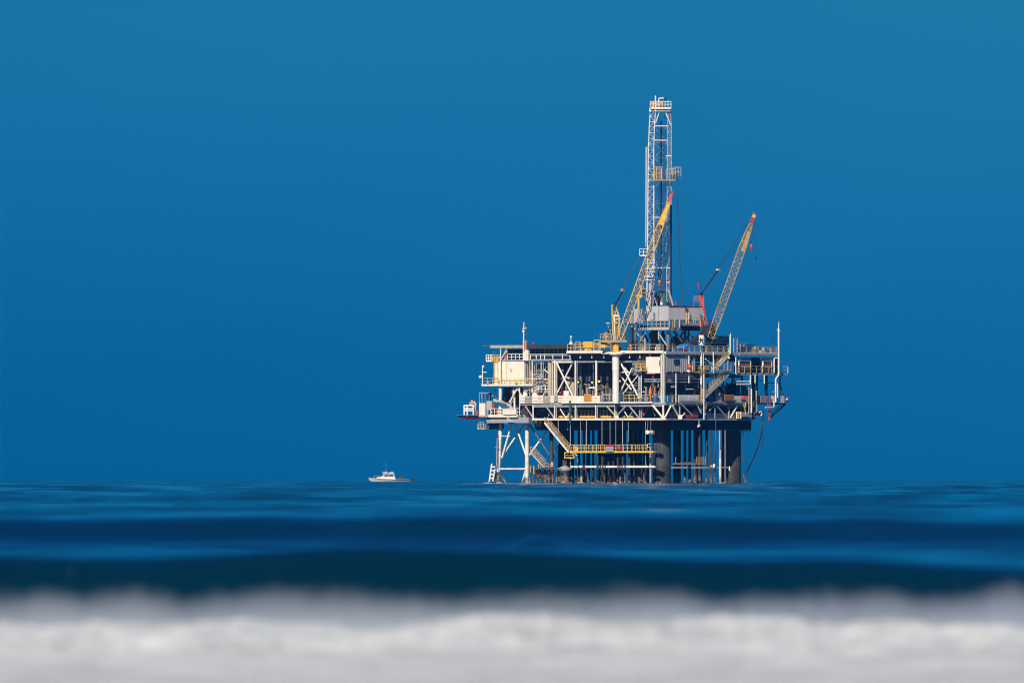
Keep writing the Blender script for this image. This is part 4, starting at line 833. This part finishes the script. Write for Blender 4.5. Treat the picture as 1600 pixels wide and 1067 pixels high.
    r3 = random.Random(5)
    for k in range(16):
        x = r3.uniform(1001, 1050); y = r3.uniform(424, 474); s_ = r3.uniform(.8, 2.4)
        part(r3.choice(('service_box', 'light_fitting', 'winch_box')), r3.choice(('panel', 'white', 'steel', 'ochre', 'mauve', 'dark')), MB().cbox(x-s_, x, x+s_*.6, y-s_*1.4, y+s_, 0, r3.uniform(12.6, 16)), rig)
    for k in range(10):
        x = r3.uniform(1012, 1050); y = r3.uniform(300, 400); ln = r3.uniform(30, 90)
        part('service_line', r3.choice(('panel', 'steel', 'rope', 'white')), MB().tube(PD(x, y, 15.5), PD(x+r3.uniform(-1.5, 1.5), min(y+ln, 478), 15.5), r3.uniform(.03, .07), 5), rig)
    part('travelling_block', 'orange', MB().lathe(PD(1032.6, 454, 15), [(.1, 0), (.22, .2), (.16, .9), (.42, 1.2), (.45, 1.75), (.2, 2.05)], 10), rig)
    part('drawworks_cover', 'teal', MB().lathe(PD(1034.6, 480, 16), [(1.35, 0), (1.4, 1.3), (1.1, 2.4), (.5, 3.0), (.1, 3.1)], 14), rig); part('drawworks_cover', 'black', MB().lathe(PD(1028, 478, 15), [(.7, 0), (.75, .9), (.45, 1.7), (.1, 2)], 12), rig)
    part('vent_cap', 'white', MB().ball(PD(1034.6, 474, 12.2), .26, 8), rig); part('vent_cap', 'pink', MB().lathe(PD(1057.6, 477, 12.6), [(.12, 0), (.12, .35), (.25, .45), (.25, .7)], 8), rig)
    part('yellow_pipe', 'yellow', MB().tube(PD(998.6, 456, 11.8), PD(998.6, 482, 11.8), .2, 10).bar(PD(994, 461.4, 11.6), PD(1008, 461.4, 11.6), .3, .3).bar(PD(1003, 450, 12.4), PD(1003, 463, 12.4), .2), rig); part('service_frame', 'ochre', MB().bar(PD(1003, 450, 12.5), PD(1010, 450, 12.5), .14).bar(PD(1004, 456, 12.5), PD(1011, 456, 12.5), .12).bar(PD(986.6, 491, 12.6), PD(986.6, 504, 12.6), .3).bar(PD(989.6, 491, 12.6), PD(989.6, 504, 12.6), .12), rig); part('service_frame', 'dark', MB().vbox(1003.6, 1009, 450, 462, 13.2, .6), rig)
    part('mud_hose', 'rope', MB().path([PD(1059, 303, 13), PD(1060.5, 345, 13), PD(1063, 400, 13), PD(1068.8, 477, 13)], .085, 6).tube(PD(1057, 278, 13.2), PD(1059, 303, 13), .04, 5), rig)
mast()

# ---- near crane
pd = part('crane_pedestal', 'white', MB().tube(PL(962.3, 630, -1.2), PL(962.3, 580, -1.2), .57, 24).tube(PL(962.2, 580, -1.2), PL(962.2, 578, -1.2), .57, 24, .62).tube(PL(962.2, 578, -1.2), PL(962.2, 556, -1.2), .62, 24)); part('pedestal_collar', 'cream', MB().lathe(PL(962.2, 556, -1.2), [(.62, 0), (1.3, .3), (1.3, .58), (1.1, .6)], 24), pd)
part('bearing_platform', 'cream', MB().cbox(940, 972, 986, 549.6, 552.6, -1.6))
YD = PL(962.2, 540, -1.2).y
c1 = T('pedestal_crane', 'yellow lattice boom crane with pink boom tip on white pedestal', 'crane', PD(962.2, 549, YD), 'cranes on the platform deck')
part('turret', 'yellow', MB().tube(PD(962.4, 549.4, YD), PD(962.4, 534.4, YD), .58, 20), c1); part('machinery_deck', 'ochre', MB().vbox(938, 980, 531.6, 534.4, YD-1.2, 2.6), c1)
part('cab', 'yellow', MB().vbox(938, 946, 534.4, 543, YD-.6, 1.6).vbox(945, 949, 534.5, 541, YD-.4, 1.4), c1); part('engine', 'ochre', MB().vbox(944.4, 950, 520, 531, YD-.4, 1.4).tube(PD(947.4, 521, YD-.5), PD(947.4, 519, YD-.5), .3, 10), c1); part('exhaust', 'black', MB().tube(PD(951, 531, YD-.3), PD(951, 513, YD-.3), .09, 6), c1)
part('railing', 'ochre', MB().rail(PD(938, 531.6, YD-1.2), PD(956, 531.6, YD-1.2), 1.1, .45).bar(PD(951, 515, YD-.6), PD(958, 515, YD-.6), .08).bar(PD(953.6, 515, YD-.6), PD(953.6, 531, YD-.6), .08), c1)
part('gantry', 'yellow', MB().bar(PD(956.6, 477, YD-.4), PD(959.2, 532, YD-.6), .24).bar(PD(961, 478, YD+.6), PD(961.4, 494, YD+.6), .2).bar(PD(962, 478, YD-.4), PD(967.6, 494, YD-.5), .22).bar(PD(967.6, 494, YD-.5), PD(968.4, 522, YD-.5), .26).bar(PD(955.8, 477, YD-.4), PD(962.4, 477, YD-.4), .24), c1)
part('gantry_body', 'cream', MB().bar(PD(959, 492, YD-.2), PD(960, 531, YD-.2), .5, .4).bar(PD(957, 493, YD-.3), PD(968, 493, YD-.3), .2, .3).bar(PD(962, 499, YD-.5), PD(970, 498, YD-.5), .2, .16), c1); part('gantry_body', 'brown', MB().bar(PD(963.4, 494, YD), PD(964, 531, YD), .5, .4), c1); part('winch', 'ochre', MB().lathe(PD(962.6, 504, YD-.6), [(.3, 0), (.3, .8)], 12, 'y'), c1)
part('luffing_ram', 'yellow', MB().tube(PD(966.6, 507, YD-.7), PD(967, 524, YD-.7), .16, 8).tube(PD(975.5, 519, YD-.4), PD(974.4, 533, YD-.4), .18, 8), c1); part('sheave', 'black', MB().lathe(PD(960.4, 477, YD-.8), [(.2, 0), (.24, .3), (.2, .8)], 12, 'y'), c1)
def boom(root, f, t, wf, wm, dy, matA, matB, matTip, fr, n):
    """f foot, t tip, wm widest half width: a lattice boom that narrows at both ends"""
    f, t = Vector(f), Vector(t); ax = (t-f).normalized(); u = Vector((ax.z, 0, -ax.x)); v = Vector((0, 1, 0))
    def ring(s, w_, d_): c = f+(t-f)*s; return [c-u*w_-v*d_, c+u*w_-v*d_, c+u*w_+v*d_, c-u*w_+v*d_]
    a = MB(); a.lattice(ring(0, wf, dy*1.2), ring(.16, wm, dy), 4, .085, .04); a.lattice(ring(.16, wm, dy), ring(fr, wm, dy), n, .085, .04, (0, 2)); part('boom', matA, a, root)
    b = MB(); b.lattice(ring(fr, wm, dy), ring(.93, wm*.45, dy*.7), 5, .11, .06); part('boom_head', matB, b, root)
    return f, t, ax, u, v, ring
f, t, ax, u, v, ring = boom(c1, PD(967.4, 531, YD-.6), PD(1051.6, 298.5, YD+8.2), .38, .58, .55, 'yellow', 'yellow', 'pink', .74, 17)
m = MB(); r0, r1 = ring(.78, .46, .5), ring(.92, .28, .4)
m.prism([r0[0], r0[1], r1[1], r1[0]], (0, .05, 0)); part('boom_plate', 'yellow', m, c1)
m = MB(); r0, r1 = ring(.66, .5, .5), ring(.92, .24, .4); m.prism([r0[1]+u*.05, r1[1]+u*.05, r1[2]+u*.05, r0[2]+u*.05], u*.06); part('boom_plate', 'ochre', m, c1)  # ochre underside: shade put into the colour of the yellow boom
m = MB(); r0, r1 = ring(.925, .30, .35), ring(1.0, .2, .25); m.quad8([r0[0], r0[1], r0[2], r0[3], r1[0], r1[1], r1[2], r1[3]]); tp = part('boom_tip', 'pink', m, c1); part('tip_sheave', 'red', MB().lathe(f+(t-f)*.995-Vector((0,.3,0)), [(.26, 0), (.3, .1), (.26, .6)], 12, 'y'), tp)
part('boom_node', 'brown', MB().ball(PD(1020, 356, YD+5.4), .22, 8), c1)
part('pendant_block', 'ochre', MB().cbox(970, 973.4, 976, 450.6, 455, 0, YD-.9), c1); pb = MB()
for k in range(4): pb.tube(PD(960.2+k*.5, 476, YD-.6+k*.2), PD(972.4+k*.6, 454, YD-.9+k*.2), .045, 4)
part('luffing_rope', 'rope', pb, c1); part('pendant_line', 'rope', MB().tube(PD(973, 451, YD-.9), PD(1049, 303, YD+7.8), .035, 4).tube(PD(974.4, 451, YD-.3), PD(1050, 303, YD+8.3), .03, 4), c1)
part('pennant', 'pink', MB().cbox(968, 968.6, 969.2, 467, 472, 0, YD), c1); part('wind_vane', 'cream', MB().ball(PD(950, 504.6, YD), .1, 6).bar(PD(946.6, 504.6, YD), PD(953.4, 504.6, YD), .14, .1).tube(PD(950, 504.6, YD), PD(951, 515, YD), .03, 4), c1)

# ---- far crane
YE = PR(1112, 0, 1.0).y
c2 = T('pedestal_crane', 'yellow lattice boom crane with red gantry and dark cab, hook hanging', 'crane', PD(1108, 548, YE), 'cranes on the platform deck')
part('turret', 'dark', MB().tube(PD(1108, 551, YE), PD(1108, 540, YE), .9, 20), c2); part('cab', 'teal', MB().cbox(1099, 1103, 1112, 524.6, 540.6, 0, YE-1.2), c2); part('window', 'black', MB().cbox(1104.6, 1105, 1108, 526, 532, 0, YE-.9), c2)
part('machinery_house', 'teal', MB().cbox(1112, 1114, 1141, 523.6, 535.4, 0, YE-.3), c2); part('wall_patch', 'panel', MB().cbox(1114.6, 1115.2, 1122.6, 523.8, 530, 0, YE-.35), c2); part('house_base', 'deep', MB().cbox(1110, 1113, 1138, 535.6, 541, 0, YE), c2)
em = part('sign_panel', 'white', MB().vbox(1093.4, 1100.6, 522.6, 538, YE-1.4, .1), c2)
part('figure', 'black', MB().bar(PD(1094, 536, YE-1.45), PD(1097, 529, YE-1.45), .05, .2).bar(PD(1097, 529, YE-1.45), PD(1100, 536, YE-1.45), .05, .2).bar(PD(1094.4, 530, YE-1.45), PD(1096, 526.6, YE-1.45), .05, .16).bar(PD(1100, 531, YE-1.45), PD(1098, 527.6, YE-1.45), .05, .16), em)
part('boom_foot', 'deep', MB().cbox(1098, 1106, 1120, 508, 524.6, 0, YE-1).bar(PD(1106, 524, YE-1), PD(1116, 500, YE-1), .8, 1.0), c2)
part('gantry', 'pink', MB().bar(PD(1100.8, 478, YE), PD(1105.6, 506, YE-.6), .2).bar(PD(1096, 460, YE), PD(1100.6, 480, YE), .3).bar(PD(1100, 460, YE), PD(1101, 480, YE), .2), c2); part('gantry', 'red', MB().vbox(1094, 1099.6, 461, 477.4, YE, .6), c2); part('sheave', 'black', MB().cbox(1095, 1098, 1099.6, 455.6, 463, 0, YE-.2), c2)
part('railing', 'pink', MB().rail(PD(1085.6, 470.6, YE), PD(1095, 470.6, YE), 1.0, .4).bar(PD(1085.6, 462, YE), PD(1085.6, 478, YE), .07), c2); part('aerial', 'red', MB().tube(PD(1092.6, 452, YE), PD(1092.6, 440, YE), .04, 5).bar(PD(1092.6, 447, YE), PD(1092.6, 442, YE), .16), c2)
f, t, ax, u, v, ring = boom(c2, PD(1111.6, 527, YE-1), PD(1179.6, 335, YE-3), .5, .62, .6, 'ochre', 'ochre', 'red', .74, 14)
m = MB(); r0, r1 = ring(.71, .62, .6), ring(.87, .36, .5); m.prism([r0[0]+u*.5, r0[1], r1[1], r1[0]+u*.3], (0, .05, 0)); part('boom_plate', 'ochre', m, c2)  # ochre paints this yellow plate as it looks in shadow
m = MB(); r0, r1 = ring(.1, .62, .6), ring(.24, .62, .6); m.lattice(r0, r1, 2, .10, .05); part('boom_splice', 'mauve', m, c2)
m = MB(); r0, r1 = ring(.93, .30, .35), ring(.985, .3, .3); m.quad8([r0[0], r0[1], r0[2], r0[3], r1[0], r1[1], r1[2], r1[3]]); tp = part('boom_tip', 'red', m, c2); part('tip_sheave', 'amber', MB().lathe(PD(1179.6, 336.6, YE-3.4), [(.33, 0), (.4, .1), (.33, .7)], 12, 'y').tube(PD(1178.6, 334, YE-3), PD(1178.4, 329, YE-3), .04, 5), tp)
part('pendant_block', 'cream', MB().cbox(1120.6, 1124, 1127.4, 418.6, 421.6, 0, YE-1), c2); pb = MB()
for k in range(4): pb.tube(PD(1097.6+k*.5, 457, YE), PD(1122+k*.9, 421, YE-1), .045, 4)
part('luffing_rope', 'rope', pb, c2); part('pendant_line', 'rope', MB().tube(PD(1122.4, 419, YE-1), PD(1169, 348, YE-2.9), .045, 4).tube(PD(1126, 420, YE-1), PD(1163, 368, YE-2.6), .04, 4), c2)
part('hoist_rope', 'rope', MB().tube(PD(1180, 338, YE-3.2), PD(1175.4, 380, YE-3.2), .03, 4).tube(PD(1182.6, 337, YE-3.2), PD(1182.6, 448, YE-3.2), .04, 4), c2); part('hook_block', 'pink', MB().lathe(PD(1175.2, 391, YE-3.2), [(.05, 0), (.1, .25), (.24, .5), (.24, 1.0), (.1, 1.25)], 10), c2); part('hook_ball', 'black', MB().ball(PD(1182.6, 402.4, YE-3.2), .15, 8), c2)

# ---- gear on the weather deck
single('generator_set', 'yellow', MB().cbox(911.5, 926, 929, 533, 542, 1.6).cbox(913.5, 924, 926, 542, 548.5, 1.9), 'yellow boxed generator standing behind the deck rail', 'generator')
single('loading_gate', 'ochre', MB().bar(PL(900, 547.6, 1.4), PL(900, 533.4, 1.4), .12).bar(PL(907, 547.6, 1.4), PL(907, 533.4, 1.4), .12).bar(PL(900, 533.4, 1.4), PL(907, 533.4, 1.4), .12).bar(PL(900, 541, 1.4), PL(907, 541, 1.4), .1), 'open yellow pipe frame left of the generator', 'frame')
single('loading_gate', 'yellow', MB().bar(PL(928.6, 547.6, 1.2), PL(928.6, 530.6, 1.2), .13).bar(PL(936.6, 547.6, 1.2), PL(936.6, 530.6, 1.2), .13).bar(PL(928.6, 530.8, 1.2), PL(936.6, 530.8, 1.2), .13).bar(PL(928.6, 539, 1.2), PL(936.6, 539, 1.2), .1), 'taller open yellow pipe frame between generator and near crane', 'frame')
single('cabinet', 'salmon', MB().cbox(980.6, 986.4, 988, 538.6, 548.8, .6).cbox(980, 986.8, 988.4, 548.8, 550.4, .5), 'salmon orange cabinet beside the near crane pedestal', 'cabinet')
single('pump_unit', 'mauve', MB().lathe(PL(1008, 549, 2), [(.28, 0), (.28, .9), (.16, 1.1), (.16, 2.3), (.05, 2.4)], 10), 'upright pinkish pump under the drill floor', 'pump')
single('grey_case', 'panel', MB().cbox(1025.6, 1031, 1033, 538.5, 549, .5), 'grey case standing behind deck rail below drill floor', 'case')
tb = MB(); tb.prism([PR(1069, 549, .8), PR(1071, 541.4, .8), PR(1078.5, 537, .8), PR(1088, 538.6, .8), PR(1095, 540, .8), PR(1095.4, 549, .8)], (-1.6, 1.0, 0))
single('tarpaulin_cover', 'tarp', tb, 'bright blue tarpaulin draped over gear behind the deck rail', 'tarpaulin')
single('blue_bin', 'blue', MB().cbox(1050, 1055, 1070, 543, 549.6, 1.0), 'dark blue bin left of the bright tarpaulin', 'bin')
single('red_valve_skid', 'red', MB().cbox(1063.6, 1065.4, 1075, 546, 549.4, .3).tube(PR(1068.6, 540, .5), PR(1068.6, 546, .5), .08, 6), 'low red skid in front of the blue tarpaulin', 'skid')
single('access_ladder', 'ochre', MB().bar(PR(1148.6, 527, -.2), PR(1148.6, 552, -.2), .13).bar(PR(1154, 527, -.2), PR(1154, 552, -.2), .13).bar(PR(1148, 527.4, -.2), PR(1155, 527.4, -.2), .16).bar(PR(1148.6, 533, -.2), PR(1154, 533, -.2), .1).bar(PR(1148.6, 539, -.2), PR(1154, 539, -.2), .1).bar(PR(1148.6, 545, -.2), PR(1154, 545, -.2), .1), 'tall yellow ladder frame right of the white post', 'ladder')
q = T('chemical_tank', 'blue chemical tote with two white labels near the right deck end', 'tank', PR(1164, 550, .8))
part('body', 'blue', MB().cbox(1156, 1158, 1180, 536, 549.6, .8), q); part('lid', 'panel', MB().cbox(1155.6, 1157.6, 1172, 534.4, 536, .75), q); part('label_plate', 'white', MB().cbox(1158.6, 1159, 1161.4, 536.8, 539, .7), q); part('label_plate', 'white', MB().cbox(1164.6, 1165, 1168, 536.6, 539.2, .7), q)
single('valve_rack', 'ochre', MB().lathe(PR(1183, 550, .6), [(.2, 0), (.2, .6), (.35, .7), (.35, 1.0), (.1, 1.1)], 8).tube(PR(1181, 545, .6), PR(1187, 545, .6), .1, 6), 'rusty orange valve behind the rail right of blue tank', 'valve')
single('pump_skid', 'tan', MB().cbox(1190, 1193, 1200, 546, 550, .6).lathe(PR(1196, 546, .8), [(.25, 0), (.3, .3), (.1, .6)], 8).bar(PR(1203, 541.6, .4), PR(1209, 547.6, .4), .14).cbox(1207, 1209, 1215, 542, 549.6, .8), 'tan pump skid with slanting pipe at the right end of top deck', 'skid')
single('whip_aerial', 'rope', MB().tube(PR(1210.6, 550, .6), PR(1210.6, 527, .6), .04, 5).bar(PR(1210.6, 528, .6), PR(1212.6, 528, .6), .05).tube(PR(1212.6, 528, .6), PR(1212.6, 538, .6), .025, 4), 'thin dark whip aerial near the white vent stack', 'aerial')
mc = MB()
for k in range(18):
    x = random.uniform(1109, 1140); mc.cbox(x-1, x, x+random.uniform(1, 2.5), random.uniform(541, 546), 550, random.uniform(.5, 1.4))
single('pipe_bundle', 'brown', mc, 'rust brown pipe bundle stacked behind rail below far crane cab', 'pipes')
single('vent_stack', 'white', MB().tube(PR(1221, 566, -.6), PR(1221, 513, -.6), .15, 10).tube(PR(1221, 513, -.6), PR(1221.4, 500.4, -.6), .075, 8).tube(PR(1221, 515, -.6), PR(1221, 512, -.6), .24, 10).bar(PR(1218.6, 511.6, -.6), PR(1222, 513, -.6), .08).path([PR(1221, 566, -.6), PR(1221, 584, -.6), PR(1216.2, 591, -.6), PR(1216.2, 627, -.6)], .15, 10).path([PR(1216.2, 596, -.6), PR(1219, 597, -.6), PR(1219.4, 620, -.6)], .12, 8).bar(PR(1211.6, 611, -.6), PR(1221, 611, -.6), .1), 'tall white vent pipe with collar at the right end of platform', 'vent pipe')
q = T('hose_reel', 'round red hose reel in front of the grey ribbed wall', 'hose reel', PR(1077.6, 580, -.6))
part('drum', 'red', MB().lathe(PR(1077.6, 572.6, -.9), [(.4, 0), (.46, .08), (.46, .3), (.4, .38)], 16, 'y'), q); part('hub', 'orange', MB().lathe(PR(1077.8, 572, -1.0), [(.2, 0), (.26, .1), (.2, .2)], 12, 'y'), q); part('stand', 'white', MB().vbox(1073.6, 1079, 578, 580.4, PR(1077, 0, -.9).y, .6), q)
single('yellow_tank', 'yellow', MB().cbox(1100, 1101.4, 1108.6, 570.2, 577, -.7).tube(PR(1102, 577, -.5), PR(1102, 580, -.5), .1, 6).tube(PR(1107, 577, -.5), PR(1107, 580, -.5), .1, 6), 'small bright yellow tank on the yellow walkway', 'tank')
for x, y0, y1, lab in ((1016.6, 603, 617, 'thinner orange upright fitting beside the production deck rail'), (1023.4, 605, 616, 'thicker orange upright fitting right of the thinner one')):
    single('fire_monitor', 'orange', MB().lathe(PL(x, 627, 1.2), [(.15, 0), (.15, .9), (.24, 1.0), (.22, 1.5), (.1, 1.6), (.1, (627-y0)*S)], 8).bar(PL(x-2.4, y1, 1.0), PL(x+2, y1-4, 1.0), .12), lab, 'fire fitting')
single('blue_drum', 'blue', MB().lathe(PL(1024, 628, .6), [(.38, 0), (.4, .3), (.38, .6), (.4, .9), (.36, 1.1)], 12), 'dark blue drum on the production deck beneath the cream cladding', 'drum')
q = T('process_vessel', 'white domed upright vessel behind the fascia, wider of two', 'vessel', PL(836, 628, 1.2)); part('shell', 'white', MB().lathe(PL(836, 628, 1.2), [(.55, 0), (.55, 1.9), (.42, 2.2), (.2, 2.3), (.2, 2.9)], 14), q); part('flange', 'panel', MB().tube(PL(836, 603, 1.2), PL(836, 601.5, 1.2), .3, 10), q)
q = T('process_vessel', 'white low vessel left of the wider domed vessel, under piping', 'vessel', PL(821, 628, 1.0)); part('shell', 'white', MB().lathe(PL(821, 628, 1.0), [(.42, 0), (.42, 1.6), (.3, 2.0), (.05, 2.1)], 14), q); part('flange', 'panel', MB().tube(PL(821, 609, 1.0), PL(821, 606.6, 1.0), .2, 10), q)
single('storage_box', 'cream', MB().cbox(785.6, 806, 809, 638.4, 647.1, -.35).cbox(785.3, 806.4, 809.4, 637.6, 638.5, -.42), 'long cream storage box on the left landing deck', 'box')
single('control_cabinet', 'cream', MB().cbox(748.4, 757.4, 760, 629, 648.2, .1), 'cream cabinet under the tall open frame at the left', 'cabinet')
single('control_cabinet', 'panel', MB().cbox(760, 768, 771, 625.5, 640, .3).bar(PL(762, 640, .4), PL(762, 648, .4), .15).bar(PL(768, 640, .4), PL(768, 648, .4), .15), 'pale grey cabinet on legs right of the cream cabinet', 'cabinet')
single('orange_drum', 'orange', MB().lathe(PL(778, 647.2, .5), [(.3, 0), (.32, .3), (.3, .45), (.32, .6), (.28, .8)], 12), 'orange drum on the left landing deck beside the storage box', 'drum')
# stowed boat
def stowed():
    y0 = PL(731, 0, -.6).y
    st = [(713, 648, .2, .10), (717, 651, .55, .25), (723, 653.4, .8, .42), (731, 655, .9, .5), (741, 655, .9, .5), (747, 653.8, .7, .42)]
    def hull(mb, ta, tb):
        rows = []
        for x, yb, w_, k in st:
            zt, zb = Zp(648.2), Zp(yb); X_ = Xp(x); za, zc = zt+(zb-zt)*ta, zt+(zb-zt)*tb
            wa, wc = w_*(1-.5*ta*ta), w_*(1-.5*tb*tb)
            rows.append([Vector((X_, y0-wa, za)), Vector((X_, y0-wc, zc)), Vector((X_, y0+wc, zc)), Vector((X_, y0+wa, za))])
        i = len(mb.v)
        for r_ in rows: mb.v += r_
        for k in range(len(rows)-1):
            for j in range(4):
                a = i+k*4+j; b = i+k*4+(j+1) % 4; mb.f.append((a, a+4, b+4, b)); mb.sm.append(False)
        mb.f.append((i, i+1, i+2, i+3)); n_ = i+4*(len(rows)-1); mb.f.append((n_+3, n_+2, n_+1, n_)); mb.sm += [False, False]
        return mb
    q = T('stowed_boat', 'dark hulled boat with red underside stowed at left end of platform', 'boat', (Xp(731), y0, Zp(655)))
    part('hull', 'navy', hull(MB(), 0, .62), q); part('keel', 'red', hull(MB(), .62, 1.0), q)
    part('gunwale', 'steel', MB().bar((Xp(713), y0, Zp(648)), (Xp(746), y0-.85, Zp(648.2)), .12).bar((Xp(713), y0, Zp(648)), (Xp(746), y0+.85, Zp(648.2)), .12), q)
stowed()
part('girt', 'navy', MB().cbox(742, 764, 768, 650.8, 653.2, .1))
# hanging fenders
q = T('hanging_fender', 'pale round fender hanging on a rope under the lower deck', 'fender', PL(1011.6, 680, -.3), 'fenders under the deck'); part('disc', 'cream', MB().lathe(PL(1011.6, 675.4, -.5), [(.28, 0), (.40, .1), (.40, .35), (.28, .45)], 14, 'y'), q); part('rope', 'grey', MB().tube(PL(1012.4, 656.5, -.2), PL(1012, 673, -.2), .04, 4), q)
q = T('hanging_fender', 'tan drum shaped fender hanging right of the pale one', 'fender', PL(1018, 680, -.2), 'fenders under the deck'); part('disc', 'tan', MB().tube(PL(1015.6, 675, -.2), PL(1021.4, 675.6, -.2), .36, 12), q); part('rope', 'grey', MB().tube(PL(1017, 656.5, -.1), PL(1017, 673, -.1), .04, 4), q)
single('hanging_lamp', 'white', MB().tube(PR(1093, 656, -.5), PR(1093, 663, -.5), .05, 5).ball(PR(1093, 665, -.5), .26, 8).cbox(1090.6, 1092, 1094, 664, 667, -.7), 'white lamp hanging under the lower deck on the right', 'lamp')

# ---- signs (their lines are too small to read in the photograph)
def sign(name, face, a, b, y0, y1, mat, rows, cols, label, o, inkm='brown', head=None):
    F = PL if face == 'L' else PR
    q = T(name, label, 'sign', F((a+b)/2, y1, o), 'sign boards on the platform' if name == 'sign_board' else None)
    bx = MB().cbox(a, b, b+.4, y0, y1, o) if face == 'L' else MB().cbox(a-.3, a, b, y0, y1, o)
    part('board', mat, bx, q); ink = MB()
    ys = y0 if head is None else head
    for r_ in range(rows):
        y = ys+(y1-ys)*(r_+.7)/(rows+.4); x = a+1
        while x < b-1.4:
            wd = random.uniform(.5, 1.1); ink.bar(F(x, y, o-.04), F(min(x+wd, b-.8), y, o-.04), .03, .10); x += wd+.45
    part('lettering', inkm, ink, q)
    if head is not None: part('header', 'red', MB().cbox(a, b, b+.45, y0, head, o-.05), q)
    return q
sign('sign_board', 'L', 912.6, 924.2, 615.8, 626.4, 'amber', 3, 6, 'amber sign board on the cream fascia left of the white pedestal', -.4)
sign('sign_board', 'R', 1133.6, 1149.4, 615.8, 625.6, 'amber', 3, 8, 'amber sign board on the right hand fascia beside the long stairs', -.6)
sign('warning_sign', 'L', 946.4, 958.6, 694.2, 705.2, 'panel', 3, 6, 'grey white notice with red header on the yellow walkway rail', -.65, 'steel', 697.4)
sign('notice_plate', 'L', 840, 844.4, 617.4, 623, 'white', 2, 2, 'small white plate with red marks on the cream fascia', -.4, 'red')
single('life_ring', 'red', MB().lathe(PL(967.6, 700.2, -.6), [(.22, 0), (.4, .03), (.4, .15), (.22, .18)], 14, 'y'), 'red life ring hanging on the yellow walkway rail', 'life ring')
single('life_ring', 'red', MB().lathe(PR(1163, 620.6, -.5), [(.25, 0), (.42, .03), (.42, .15), (.25, .18)], 14, 'y'), 'orange red life ring on the fascia right of the amber sign', 'life ring')

# ================================================================== the motor boat
def motor_boat():
    dist = 3600.0; y0 = dist-D; sc = D*9/dist; x0 = (609.5-800)/sc; z0 = -(x0*x0+y0*y0)/(2*EARTH)
    def B(px, py, o=0): return Vector(((px-800)/sc, y0+o, z0+(752.6-py)/sc))
    q = thing('motor_boat', 'small white motor boat with hardtop cabin out on the horizon', 'boat', (x0, y0, z0))
    st = [(576, 746.2, 0.05, 750), (582, 747, .6, 752.6), (590, 747.6, 1.0, 754), (602, 748.2, 1.3, 754.6), (620, 749, 1.4, 754.6), (641, 749.4, 1.35, 754.4)]
    m = MB(); i = 0
    for x, yt, w_, yb in st: m.v += [B(x, yt, -w_), B(x+.8, yb, -w_*.6), B(x+.8, yb, w_*.6), B(x, yt, w_)]
    for k in range(len(st)-1):
        for j in range(4):
            a = k*4+j; b = k*4+(j+1) % 4; m.f.append((a, a+4, b+4, b)); m.sm.append(False)
    m.f += [(0, 1, 2, 3), (23, 22, 21, 20)]; m.sm += [False, False]
    part('hull', 'hull', m, q)
    def pr(pts, w_): return MB().prism([B(x, y, -w_) for x, y in pts], (0, 2*w_, 0))
    part('rub_rail', 'mauve', MB().path([B(577, 746.4, -.2), B(590, 747.8, -1.03), B(620, 749.2, -1.43), B(641, 749.6, -1.38)], .05, 5), q)
    part('foredeck', 'cream', pr([(586, 748), (590, 745.6), (598, 744.2), (617, 744.6), (618, 749.2)], .8), q)
    c = part('cabin', 'hull', pr([(596, 744.6), (600, 741.6), (602, 741.2), (615.6, 741.2), (616.4, 745)], .78), q); part('window', 'glass', pr([(599.4, 744.4), (601.8, 742), (606, 742), (606, 744.4)], .81), c); part('window', 'glass', pr([(606.8, 744.4), (606.8, 742), (614.4, 742), (614.4, 744.4)], .81), c)
    part('hardtop', 'hull', pr([(597.4, 740.6), (599, 739.4), (616, 739.2), (616.6, 740.8)], .95), q); part('fly_bridge', 'panel', pr([(596.6, 737.6), (605, 736.8), (606, 739), (599, 739)], .6).prism([B(607, 739.2, -.6), B(609, 737.6, -.6), B(614, 736.8, -.6), B(615.6, 739.2, -.6)], (0, 1.2, 0)), q)
    rm = MB()
    for w_ in (-1, 1):
        rm.path([B(584, 747, w_*.55), B(585, 743.4, w_*.5), B(592, 743.6, w_*.9), B(594, 747.4, w_*.95)], .035, 4)
        for xx in (616, 598.5): rm.tube(B(xx, 744, w_*.75), B(xx, 739.6, w_*.85), .04, 5)
    rm.tube(B(603, 737, 0), B(603, 722, 0), .018, 4); part('railing', 'panel', rm, q)
    part('tackle_station', 'dark', pr([(622, 749.6), (622.6, 745), (628, 743.6), (631, 745.4), (631.6, 749.6)], .7), q)
    part('outboard_motor', 'black', pr([(641.4, 753), (641, 748.4), (643, 746.8), (646.4, 747.4), (647.4, 749.4), (645, 753)], .4), q)
motor_boat()

# ================================================================== blue haze, added to turn the platform's shadows navy
hz = MB(); hz.quad8([(-700, -3100, -30), (700, -3100, -30), (700, 1500, -30), (-700, 1500, -30), (-700, -3100, 90), (700, -3100, 90), (700, 1500, 90), (-700, 1500, 90)])
hm = bpy.data.materials.new('haze'); hm.use_nodes = True; hn = hm.node_tree
hn.nodes.remove(hn.nodes['Principled BSDF']); pv = hn.nodes.new('ShaderNodeVolumePrincipled')
pv.inputs['Color'].default_value = (.03, .33, 1, 1); pv.inputs['Density'].default_value = 2.0e-5; pv.inputs['Anisotropy'].default_value = 0
hn.links.new(pv.outputs[0], hn.nodes['Material Output'].inputs['Volume'])
hz.build('haze', hm, None, None, None, None, 'stuff')

SC.view_settings.view_transform = 'Standard'; SC.view_settings.look = 'None'; SC.view_settings.exposure = 0; SC.view_settings.gamma = 1
SC.cycles.use_denoising = True
SC.cycles.max_bounces = 6; SC.cycles.volume_bounces = 3; SC.cycles.filter_width = 1.1
